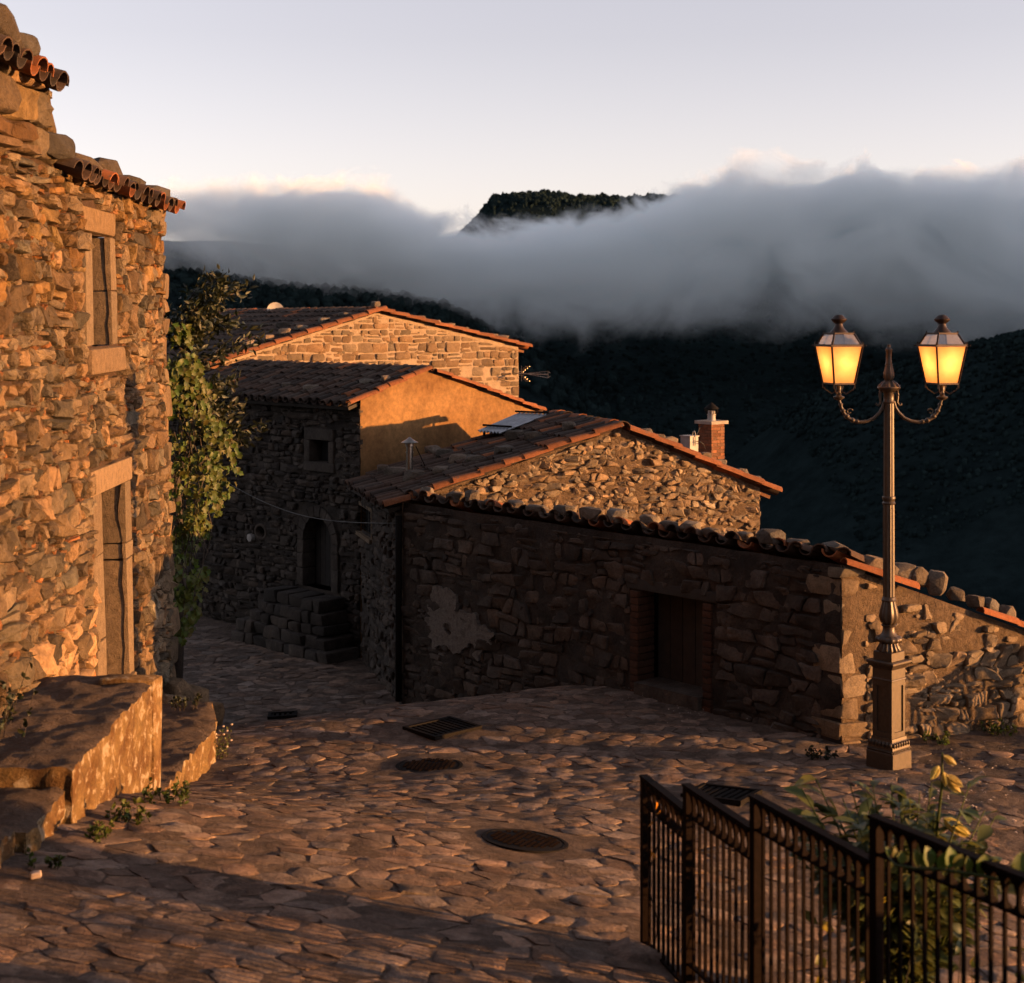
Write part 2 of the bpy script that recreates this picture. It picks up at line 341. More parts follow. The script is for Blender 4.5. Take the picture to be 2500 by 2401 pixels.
# ------------------------------------------------------------------ cloud bank (volume)
def build_cloud():
    m = bpy.data.materials.new('cloud'); m.use_nodes = True
    n = m.node_tree.nodes; l = m.node_tree.links; n.clear()
    out = n.new('ShaderNodeOutputMaterial'); pv = n.new('ShaderNodeVolumePrincipled')
    l.new(pv.outputs['Volume'], out.inputs['Volume'])
    pv.inputs['Color'].default_value = (0.93, 0.985, 1.0, 1); pv.inputs['Anisotropy'].default_value = 0.0
    pos = n.new('ShaderNodeNewGeometry').outputs['Position']
    sep = n.new('ShaderNodeSeparateXYZ'); l.new(pos, sep.inputs[0])
    def math_(op, a, b=None, c=None, clamp=False):
        x = n.new('ShaderNodeMath'); x.operation = op; x.use_clamp = clamp
        for k, v in enumerate((a, b, c)):
            if v is None: continue
            if isinstance(v, (int, float)): x.inputs[k].default_value = v
            else: l.new(v, x.inputs[k])
        return x.outputs[0]
    def profile(stops, lo, hi):
        mr = n.new('ShaderNodeMapRange'); mr.inputs[1].default_value = -420; mr.inputs[2].default_value = 420
        l.new(sep.outputs['X'], mr.inputs[0])
        r = ramp(n, l, mr.outputs[0], [((x + 420) / 840, (z - lo) / (hi - lo)) for x, z in stops])
        r.color_ramp.interpolation = 'B_SPLINE' if False else 'EASE'
        return math_('ADD', math_('MULTIPLY', r.outputs['Color'], hi - lo), lo)
    top = profile([(-400, 84), (-230, 92), (-150, 94), (-95, 92), (-45, 72), (14, 68), (68, 80), (125, 97), (158, 112), (205, 102), (262, 98), (340, 104), (410, 100)], 40, 140)
    bot = profile([(-400, 40), (-235, 34), (-170, 20), (-95, 12), (-30, 2), (30, -6), (120, -6), (200, -4), (260, -10), (320, -22), (410, -26)], -30, 70)
    mp = n.new('ShaderNodeMapping'); mp.inputs['Scale'].default_value = (1, 0.6, 1.35); l.new(pos, mp.inputs['Vector'])
    n1 = noise_node(n, l, mp.outputs[0], 0.020, 9, 0.66, 1.3)
    n2 = noise_node(n, l, mp.outputs[0], 0.006, 3, 0.5, 0.3)
    nz1 = math_('SUBTRACT', n1.outputs['Fac'], 0.5); nz2 = math_('SUBTRACT', n2.outputs['Fac'], 0.5)
    n4 = noise_node(n, l, mp.outputs[0], 0.055, 6, 0.6, 0.9); nz4 = math_('SUBTRACT', n4.outputs['Fac'], 0.5)
    amp = math_('ADD', math_('ADD', math_('MULTIPLY', nz1, 84), math_('MULTIPLY', nz2, 26)), math_('MULTIPLY', nz4, 20))
    d_top = math_('DIVIDE', math_('ADD', math_('SUBTRACT', top, sep.outputs['Z']), amp), 12, clamp=True)
    d_bot = math_('DIVIDE', math_('ADD', math_('SUBTRACT', sep.outputs['Z'], bot), math_('MULTIPLY', amp, 0.9)), 42, clamp=True)
    e_y = math_('DIVIDE', math_('SUBTRACT', 62, math_('ABSOLUTE', math_('SUBTRACT', sep.outputs['Y'], 1000))), 24, clamp=True)
    n3 = noise_node(n, l, mp.outputs[0], 0.011, 6, 0.6, 1.0)
    inner = math_('ADD', math_('MULTIPLY', math_('SUBTRACT', n3.outputs['Fac'], 0.38, clamp=True), 4.2), 0.12)
    den = math_('MULTIPLY', math_('MULTIPLY', d_top, math_('POWER', d_bot, 1.4)), math_('MULTIPLY', e_y, inner))
    den = math_('MULTIPLY', den, 0.075)
    l.new(den, pv.inputs['Density'])
    m.cycles.volume_step_rate = 0.11
    b = MB().abox(-620, 620, 936, 1064, -45, 165)
    o = b.build('cloud_bank', m)
    tag(o, 'low grey pink cloud bank drifting across the dark mountain', 'cloud', kind='stuff')
build_cloud()

# ------------------------------------------------------------------ street (structure)
def build_street():
    xs = np.linspace(-9, 9, 241); ys = np.concatenate([np.linspace(-7, 6, 20), np.linspace(6.1, 31, 380)])
    V = [(x, y, street_h(x, y) - 0.010 + 0.014 * noise.noise(Vector((x * 3.3, y * 3.3, 2))) + 0.009 * noise.noise(Vector((x * 13, y * 13, 8)))) for y in ys for x in xs]
    nx = len(xs)
    F = [(j * nx + i, j * nx + i + 1, (j + 1) * nx + i + 1, (j + 1) * nx + i) for j in range(len(ys) - 1) for i in range(nx - 1)]
    return structure(obj('street', V, F, M['dirt'], smooth=True, origin=Vector((0, 12, 0))))
street = build_street()

# ------------------------------------------------------------------ masonry
def clip(poly, nx, ny, c):
    out = []; n = len(poly)
    for i in range(n):
        a = poly[i]; b = poly[(i + 1) % n]
        da = nx * a[0] + ny * a[1] - c; db = nx * b[0] + ny * b[1] - c
        if da <= 0: out.append(a)
        if (da < 0 < db) or (db < 0 < da):
            t = da / (da - db); out.append((a[0] + (b[0] - a[0]) * t, a[1] + (b[1] - a[1]) * t))
    return out
def inside(poly, p, m=0.0):
    n = len(poly)
    for i in range(n):
        a = poly[i]; b = poly[(i + 1) % n]
        if (b[0] - a[0]) * (p[1] - a[1]) - (b[1] - a[1]) * (p[0] - a[0]) < m * math.hypot(b[0] - a[0], b[1] - a[1]): return False
    return True
def area(poly):
    return 0.5 * abs(sum(poly[i][0] * poly[(i + 1) % len(poly)][1] - poly[(i + 1) % len(poly)][0] * poly[i][1] for i in range(len(poly))))
def darts(poly, rmin, rmax, power, tries, rs, k=0.8, holes=(), av=1.0):
    us = [p[0] for p in poly]; vs = [p[1] for p in poly]
    P = np.zeros((6000, 3)); n = 0
    rr = np.sort(rmin + (rmax - rmin) * rs.rand(tries) ** power)[::-1]
    uu = rs.uniform(min(us), max(us), tries); vv = rs.uniform(min(vs), max(vs), tries)
    for r, u, v in zip(rr, uu, vv):
        if n >= 5990: break
        if n:
            d2 = (P[:n, 0] - u) ** 2 + ((P[:n, 1] - v) * av) ** 2
            if np.any(d2 < ((P[:n, 2] + r) * k) ** 2): continue
        if not inside(poly, (u, v)): continue
        if any(h[0] < u < h[1] and h[2] < v < h[3] for h in holes): continue
        P[n] = (u, v, r); n += 1
    return P[:n]
def rows(poly, h0, h1, w0, w1, rs, holes=(), jit=0.2):
    us = [p[0] for p in poly]; vs = [p[1] for p in poly]; out = []; v = min(vs)
    while v < max(vs):
        h = rs.uniform(h0, h1); u = min(us) + rs.uniform(-w1, 0)
        while u < max(us):
            w = rs.uniform(w0, w1) if rs.rand() > .25 else rs.uniform(w0 * .5, w0)
            p = (u + w / 2, v + h / 2 + rs.uniform(-jit, jit) * h)
            if inside(poly, p) and not any(q[0] < p[0] < q[1] and q[2] < p[1] < q[3] for q in holes): out.append((p[0], p[1], (w * 0.25 + h * .12)))
            u += w
        v += h
    return np.array(out)
def cells(poly, S, gap, rs, holes=(), av=1.0, gvar=0.5):
    """convex stone outlines: a power diagram of the seeds S, shrunk by the joint"""
    Q = S.copy(); Q[:, 1] *= av; W = Q[:, 2] ** 2
    res = []
    sp = [(p[0], p[1] * av) for p in poly]
    for i in range(len(Q)):
        d2 = (Q[:, 0] - Q[i, 0]) ** 2 + (Q[:, 1] - Q[i, 1]) ** 2
        idx = np.argpartition(d2, min(22, len(Q) - 1))[:22] if len(Q) > 23 else np.arange(len(Q))
        c = sp; pi = Q[i]
        g = gap * (1 + gvar * (rs.rand() * 2 - 1)) / 2
        for j in idx:
            if j == i: continue
            dx, dy = Q[j, 0] - pi[0], Q[j, 1] - pi[1]; L = math.hypot(dx, dy)
            if L < 1e-6: continue
            cc = (Q[j, 0] ** 2 + Q[j, 1] ** 2 - pi[0] ** 2 - pi[1] ** 2 + W[i] - W[j]) / (2 * L)
            c = clip(c, dx / L, dy / L, cc - g)
            if len(c) < 3: break
        if len(c) < 3: continue
        for h in holes:
            hu0, hu1, hv0, hv1 = h[0], h[1], h[2] * av, h[3] * av
            d = [(hu0 - pi[0], (1, 0, hu0 - g)), (pi[0] - hu1, (-1, 0, -hu1 - g)), (hv0 - pi[1], (0, 1, hv0 - g)), (pi[1] - hv1, (0, -1, -hv1 - g))]
            best = max(d, key=lambda q: q[0])
            if best[0] > -1: c = clip(c, *best[1])
            if len(c) < 3: break
        if len(c) < 3: continue
        c = [(p[0], p[1] / av) for p in c]
        if area(c) < 0.0004: continue
        res.append((c, Q[i, 2]))
    return res
def courses(poly, h0, h1, w0, w1, gap, rs, holes=(), wave=0.35, lean=0.25, split=0.22, drop=0.0, chips=0.0):
    """coursed rubble: wavy beds, leaning joints, some stones split in two, small chips in the joints"""
    us = [p[0] for p in poly]; vs = [p[1] for p in poly]; res = []
    vk = [min(vs) - h1]
    while vk[-1] < max(vs) + h1: vk.append(vk[-1] + rs.uniform(h0, h1))
    off = rs.rand() * 90
    def bed(k, u): return vk[k] + wave * (h0 + h1) / 2 * (noise.noise(Vector((u / (w1 * 1.7), k * 5.7 + off, 0))) + .5 * noise.noise(Vector((u / (w0 * .9), k * 3.1 + off, 9))))
    def emit(q, g):
        cx = sum(p[0] for p in q) / len(q); cyy = sum(p[1] for p in q) / len(q)
        su = max(p[0] for p in q) - min(p[0] for p in q); sv_ = max(p[1] for p in q) - min(p[1] for p in q)
        if su < g * 2 or sv_ < g * 1.6: return
        q = [(cx + (p[0] - cx) * (1 - g / su), cyy + (p[1] - cyy) * (1 - g / sv_)) for p in q]
        for i in range(len(poly)):
            a = poly[i]; b = poly[(i + 1) % len(poly)]; nx, ny = (b[1] - a[1]), -(b[0] - a[0]); L = math.hypot(nx, ny)
            q = clip(q, nx / L, ny / L, (nx * a[0] + ny * a[1]) / L - g / 2)
            if len(q) < 3: return
        for h in holes:
            if h[0] < cx < h[1] and h[2] < cyy < h[3]: return
            d = [(h[0] - cx, (1, 0, h[0] - g)), (cx - h[1], (-1, 0, -h[1] - g)), (h[2] - cyy, (0, 1, h[2] - g)), (cyy - h[3], (0, -1, -h[3] - g))]
            q = clip(q, *max(d, key=lambda z: z[0])[1])
            if len(q) < 3: return
        if area(q) < 0.0006: return
        res.append((q, math.sqrt(area(q))))
    for k in range(len(vk) - 1):
        u = min(us) - rs.uniform(0, w1); tilt = 0
        while u < max(us):
            w = rs.uniform(w0, w1) * (1 if rs.rand() > .3 else .55); H = vk[k + 1] - vk[k]
            t2 = rs.uniform(-lean, lean) * H
            a, b = u, u + w
            J = lambda s: rs.uniform(-.10, .10) * s
            bl = (a - tilt / 2, bed(k, a)); br = (b - t2 / 2, bed(k, b)); tr = (b + t2 / 2, bed(k + 1, b)); tl = (a + tilt / 2, bed(k + 1, a))
            mb_ = ((a + b) / 2 + J(w), bed(k, (a + b) / 2) + J(H) * .6); mt = ((a + b) / 2 + J(w), bed(k + 1, (a + b) / 2) + J(H) * .6)
            rm = ((br[0] + tr[0]) / 2 + rs.uniform(0, .05) * w, (br[1] + tr[1]) / 2); lm = ((bl[0] + tl[0]) / 2 - rs.uniform(0, .05) * w, (bl[1] + tl[1]) / 2)
            g = gap * rs.uniform(.6, 1.7)
            if rs.rand() >= drop:
                if rs.rand() < split and H > .1:
                    f = rs.uniform(.35, .65); m1 = (bl[0] * (1 - f) + tl[0] * f, bl[1] * (1 - f) + tl[1] * f); m2 = (br[0] * (1 - f) + tr[0] * f, br[1] * (1 - f) + tr[1] * f)
                    emit([bl, mb_, br, m2, m1], g); emit([m1, m2, tr, mt, tl], g)
                else: emit([bl, mb_, br, rm, tr, mt, tl, lm], g)
            if rs.rand() < chips:
                for q in range(rs.randint(1, 4)):
                    cu = b + rs.uniform(-.25, .25) * w; cv = bed(k, cu) + rs.uniform(-.1, .35) * H; r_ = rs.uniform(.02, .055)
                    emit([(cu + r_ * 1.6 * math.cos(2 * math.pi * z / 6 + q) * rs.uniform(.7, 1.2), cv + r_ * math.sin(2 * math.pi * z / 6 + q) * rs.uniform(.7, 1.2)) for z in range(6)], .002)
            u = b; tilt = t2
    return res
def chaikin(p, f=0.24):
    out = []; n = len(p)
    for i in range(n):
        a = p[i]; b = p[(i + 1) % n]
        out.append((a[0] * (1 - f) + b[0] * f, a[1] * (1 - f) + b[1] * f)); out.append((a[0] * f + b[0] * (1 - f), a[1] * f + b[1] * (1 - f)))
    return out
def simplify(p, mn):
    q = []
    for a in p:
        if not q or math.hypot(a[0] - q[-1][0], a[1] - q[-1][1]) > mn: q.append(a)
    if len(q) > 3 and math.hypot(q[0][0] - q[-1][0], q[0][1] - q[-1][1]) <= mn: q.pop()
    return q
def stone_geo(c, depth, rs, inset=0.2, tilt=0.25, rough=0.12, f=0.22):
    """(u, v, n) vertices of one stone: sunk back ring, bulging side ring, inset front ring, centre"""
    ar = math.sqrt(area(c)); c = simplify(c, ar * 0.13)
    if len(c) < 3: return None
    c = chaikin(c, f); n = len(c)
    cu = sum(p[0] for p in c) / n; cv = sum(p[1] for p in c) / n
    tu, tv = rs.uniform(-tilt, tilt, 2)
    V = []
    def nn(u, v, base): return base + (u - cu) * tu + (v - cv) * tv
    for p in c: V.append((p[0], p[1], -0.05))
    for p in c:
        k = 1 + rs.uniform(-rough, rough) * 0.4
        V.append((cu + (p[0] - cu) * k, cv + (p[1] - cv) * k, max(0.002, nn(p[0], p[1], depth * rs.uniform(0.45, 0.75)))))
    for p in c:
        k = 1 - inset * rs.uniform(0.6, 1.4)
        V.append((cu + (p[0] - cu) * k, cv + (p[1] - cv) * k, max(0.004, nn(p[0], p[1], depth * rs.uniform(1 - rough, 1 + rough)))))
    V.append((cu, cv, depth * rs.uniform(1.0, 1.0 + 1.5 * rough)))
    F = []
    for r in (0, 1):
        for k in range(n): F.append((r * n + k, r * n + (k + 1) % n, (r + 1) * n + (k + 1) % n, (r + 1) * n + k))
    for k in range(n): F.append((2 * n + k, 2 * n + (k + 1) % n, 3 * n))
    return V, F, (cu, cv)
def grey(rs, lo, hi, warm=0.06):
    k = rs.uniform(lo, hi); w = rs.uniform(-warm, warm)
    return (k * (1 + w), k, k * (1 - w))
class Plane:
    def __init__(s, O, U, N, V=None):
        s.O = Vector(O); s.U = Vector(U).normalized(); s.N = Vector(N).normalized(); s.V = (Vector(V) if V else Vector((0, 0, 1))).normalized()
    def pt(s, u, v, n=0.0): return s.O + s.U * u + s.V * v + s.N * n
    def uv(s, px, py, n=0.0):
        p = hit(px, py, s.O + s.N * n, s.N) - s.O
        A = np.array([tuple(s.U), tuple(s.V), tuple(s.N)]).T; q = np.linalg.solve(A, np.array(tuple(p)))
        return float(q[0]), float(q[1])
def lay(parent, pl, items, mat, name, rest_name, budget, rs, depth=(0.25, 0.02), inset=0.2, tilt=0.25, rough=0.12, tone=(0.6, 1.3), warm=0.06, f=0.22, zfun=None, rank=None, dmax=0.2, tint_fun=None, chip=None):
    """build stone outlines on a plane; the `budget` largest in view become parts, the rest one stuff part"""
    G = []
    for c, r in items:
        ar = area(c); d = min(dmax, depth[0] * math.sqrt(ar) * rs.uniform(0.5, 1.4) + depth[1])
        g = stone_geo(c, d, rs, inset, tilt, rough, f)
        if g is None: continue
        V, F, cc = g
        if zfun: W = [Vector((v[0], v[1], zfun(v[0], v[1]) + v[2])) for v in V]
        else: W = [pl.pt(*v) for v in V]
        ctr = W[-1]; score = ar / max(1, ctr.y) ** (3 if zfun else 2)
        if ctr.y > 0.5:
            px = 1250 + FPX * ctr.x / ctr.y; py = HOR + FPX * (EYE - ctr.z) / ctr.y
            if not (-30 < px < 2530 and -30 < py < 2430): score *= 1e-3
        if rank: score *= rank(ctr)
        t = tint_fun(ctr, rs) if tint_fun else grey(rs, *tone, warm)
        if chip and ar < .009 and rs.rand() < .3: t = tuple(a * b for a, b in zip(t, chip))
        G.append((score, W, F, t))
    G.sort(key=lambda g: -g[0])
    for s, W, F, t in G[:budget]:
        obj(name, W, F, mat, parent, True, t, 38)
    rest = MB()
    for s, W, F, t in G[budget:]: rest.add(W, F, t)
    if rest.V:
        o = rest.build(rest_name, mat, parent, True, 38); o['kind'] = 'stuff'
    return len(G)
def backing(name, parent, pl, u0, u1, v0, top, mat, holes=(), step=0.12, amp=0.012, n0=0.0):
    us = list(np.arange(u0, u1, step)) + [u1]; tm = max(top(u) for u in us) ; vs = list(np.arange(v0, tm, step)) + [tm]
    for h in holes: us += [h[0], h[1]]; vs += [h[2], h[3]]
    us = sorted(set(round(x, 4) for x in us if u0 <= x <= u1)); vs = sorted(set(round(x, 4) for x in vs if v0 <= x <= tm))
    V = []; F = []; nu = len(us)
    for v in vs:
        for u in us:
            vv = min(v, top(u)); p = pl.pt(u, vv)
            V.append(p + pl.N * (n0 + amp * 2 * noise.noise(p * 3.1) + amp * noise.noise(p * 9.0)))
    for j in range(len(vs) - 1):
        for i in range(nu - 1):
            cu = (us[i] + us[i + 1]) / 2; cv = (vs[j] + vs[j + 1]) / 2
            if vs[j] >= max(top(us[i]), top(us[i + 1])): continue
            if any(h[0] < cu < h[1] and h[2] < cv < h[3] for h in holes): continue
            F.append((j * nu + i, j * nu + i + 1, (j + 1) * nu + i + 1, (j + 1) * nu + i))
    return obj(name, V, F, mat, parent, True)
def rough_block(name, pl, u0, u1, v0, v1, n0, n1, mat, parent, rs, jit=0.012, bev=0.015, tint=(1, 1, 1)):
    """a dressed stone block with worn edges"""
    bm = bmesh.new(); bmesh.ops.create_cube(bm, size=1.0)
    for v in bm.verts:
        v.co = Vector(((v.co.x + .5) * (u1 - u0) + u0 + rs.uniform(-jit, jit), (v.co.y + .5) * (v1 - v0) + v0 + rs.uniform(-jit, jit), (v.co.z + .5) * (n1 - n0) + n0 + (rs.uniform(-jit, jit) if v.co.z > 0 else 0)))
    bmesh.ops.bevel(bm, geom=bm.edges[:], offset=bev, segments=2, affect='EDGES', profile=0.6)
    V = [pl.pt(*v.co) for v in bm.verts]; F = [tuple(v.index for v in f.verts) for f in bm.faces]
    bm.free()
    return obj(name, V, F, mat, parent, True, tint, 40)
def quad_box(pl, u0, u1, v0, v1, n0, n1, mb=None, t=(1, 1, 1)):
    mb = mb or MB()
    mb.box(pl.pt((u0 + u1) / 2, (v0 + v1) / 2, (n0 + n1) / 2), pl.U * (u1 - u0) / 2, pl.V * (v1 - v0) / 2, pl.N * (n1 - n0) / 2, t)
    return mb
def prism(name, pts, z0, z1s, mat, parent):
    """solid core: plan polygon pts, floor z0, per-corner top heights"""
    n = len(pts)
    V = [Vector((p[0], p[1], z0)) for p in pts] + [Vector((p[0], p[1], z)) for p, z in zip(pts, z1s)]
    F = [tuple(range(n - 1, -1, -1)), tuple(range(n, 2 * n))] + [(k, (k + 1) % n, n + (k + 1) % n, n + k) for k in range(n)]
    return obj(name, V, F, mat, parent)

# ------------------------------------------------------------------ roof tiles
def tile_mesh(r0, r1, L, th, seg=6, flat=0.8):
    V = []; F = []
    for (y, r) in ((0, r0), (L, r1)):
        for rr in (r, r - th):
            for k in range(seg + 1):
                a = math.pi * k / seg
                V.append((rr * math.cos(a), y, rr * flat * math.sin(a)))
    n = seg + 1
    o0, i0, o1, i1 = 0, n, 2 * n, 3 * n
    for k in range(seg):
        F += [(o0 + k, o1 + k, o1 + k + 1, o0 + k + 1), (i0 + k, i0 + k + 1, i1 + k + 1, i1 + k), (o0 + k, o0 + k + 1, i0 + k + 1, i0 + k), (o1 + k, i1 + k, i1 + k + 1, o1 + k + 1)]
    F += [(o0, i0, i1, o1), (o0 + seg, o1 + seg, i1 + seg, i0 + seg)]
    return mk_mesh('roof_tile', V, F, M['tile'], True, (1, 1, 1), 35)
TILE = {}
def tile_for(r, L):
    k = (round(r, 3), round(L, 3))
    if k not in TILE: TILE[k] = [tile_mesh(r * a, r * b, L, 0.016) for a, b in ((1.0, .84), (1.06, .86), (.97, .88))]
    return TILE[k]
def put_tile(parent, pos, X, Y, Z, r, L, col, name='roof_tile'):
    o = bpy.data.objects.new(name, random.choice(tile_for(r, L))); C.objects.link(o)
    m = Matrix((X, Y, Z)).transposed().to_4x4(); m.translation = pos - world_of(parent)
    o.parent = parent; o.matrix_basis = m; o.color = (*col, 1)
    return o
def tile_col(fresh=0.15):
    if rnd() < fresh: k = ru(0.95, 1.35); return (k * 1.15, k * 0.85, k * 0.6)
    k = ru(0.22, 0.68); g = ru(0.5, 1.35); return (k * (1 - .25 * g), k * (1 + .08 * g), k * (1 + .55 * g))
def roof_tiles(parent, O, A, S, ncol, nrow, pitch, step, fresh=0.12, jit=1.0, budget=300, skip=None, verge=True):
    """cover and pan tiles; O = eave corner, A along the eave, S up the slope"""
    A = A.normalized(); S = S.normalized(); N = A.cross(S).normalized()
    if N.z < 0: N = -N
    r = pitch * 0.40; L = step * 1.28; rest = MB(); count = 0
    def put(par, p, X, Y, Z, r, L, c):
        nonlocal count
        count += 1
        if count <= budget: return put_tile(par, p, X, Y, Z, r, L, c)
        m = random.choice(tile_for(r, L))
        rest.add([p + X * v.co.x + Y * v.co.y + Z * v.co.z for v in m.vertices], [tuple(f.vertices) for f in m.polygons], c)
    for i in range(ncol * 2 - 1):
        for j in range(nrow):
            pan = i % 2 == 1
            if skip and skip(i, j): continue
            p = O + A * (i * pitch / 2) + S * (j * step + (ru(-.025, .025) * jit)) + N * (0.004 + 0.02)
            tilt = -0.045 + ru(-.02, .02) * jit; yaw = ru(-.045, .045) * jit
            Y = (S + N * tilt + A * yaw).normalized(); X = Y.cross(N).normalized(); Z = X.cross(Y).normalized()
            if pan: put(parent, p + N * (r * .78), -X, Y, -Z, r, L, tile_col(fresh * .5))
            else:
                c = tile_col(fresh)
                if i == 0 and verge: k = ru(.7, 1.35); c = (k * 1.1, k * .9, k * .72)
                put(parent, p + N * (r * .52 + ru(0, .012) * jit), X, Y, Z, r, L, c)
    if rest.V:
        o = rest.build('roof_tile_field', M['tile'], parent, True, 35); o['kind'] = 'stuff'
def ridge_tiles(parent, a, b, r=0.12, L=0.42, fresh=0.2):
    a = Vector(a); b = Vector(b); d = (b - a); n = max(1, int(d.length / (L * .82))); d.normalize()
    X = d.cross(Vector((0, 0, 1))).normalized(); Z = X.cross(d).normalized()
    for k in range(n):
        put_tile(parent, a + d * (k * L * .82) + Vector((0, 0, ru(-.01, .015))), X, (d + Z * -.03).normalized(), Z, r, L, tile_col(fresh), 'ridge_tile')

# ------------------------------------------------------------------ rocks
ORD = ['first', 'second', 'third', 'fourth', 'fifth', 'sixth', 'seventh', 'eighth', 'ninth', 'tenth', 'eleventh', 'twelfth', 'thirteenth', 'fourteenth', 'fifteenth', 'sixteenth', 'seventeenth', 'eighteenth', 'nineteenth', 'twentieth']
def rock(name, pos, sx, sy, sz, rot, rs, label=None, cat='rock', group=None, mat=None, parent=None, tone=(0.55, 1.25), lean=0.0):
    bm = bmesh.new()
    for k in range(32):
        v = Vector(rs.normal(size=3)).normalized()
        v = Vector((math.copysign(abs(v.x) ** .55, v.x), math.copysign(abs(v.y) ** .55, v.y), math.copysign(abs(v.z) ** .55, v.z)))
        bm.verts.new((v.x * sx * rs.uniform(.85, 1.1), v.y * sy * rs.uniform(.85, 1.1), v.z * sz * rs.uniform(.85, 1.1)))
    h = bmesh.ops.convex_hull(bm, input=bm.verts[:])
    for v in [x for x in bm.verts if not x.link_faces]: bm.verts.remove(v)
    bmesh.ops.dissolve_limit(bm, angle_limit=R(12), verts=bm.verts[:], edges=bm.edges[:])
    bmesh.ops.bevel(bm, geom=bm.edges[:], offset=min(sx, sy, sz) * 0.16, segments=2, affect='EDGES', profile=0.6, clamp_overlap=True)
    bmesh.ops.triangulate(bm, faces=bm.faces[:])
    bm.verts.index_update()
    ca, sa = math.cos(rot), math.sin(rot); cl, sl = math.cos(lean), math.sin(lean)
    V = []
    for v in bm.verts:
        x, y, z = v.co; x, z = x * cl + z * sl, -x * sl + z * cl
        V.append(Vector((x * ca - y * sa, x * sa + y * ca, z)))
    zm = min(v.z for v in V)
    V = [v + pos - Vector((0, 0, zm)) for v in V]
    F = [tuple(v.index for v in f.verts) for f in bm.faces]; bm.free()
    o = obj(name, V, F, mat or M['rock'], parent, True, grey(rs, *tone, .08), 30)
    if label: tag(o, label, cat, group)
    return o

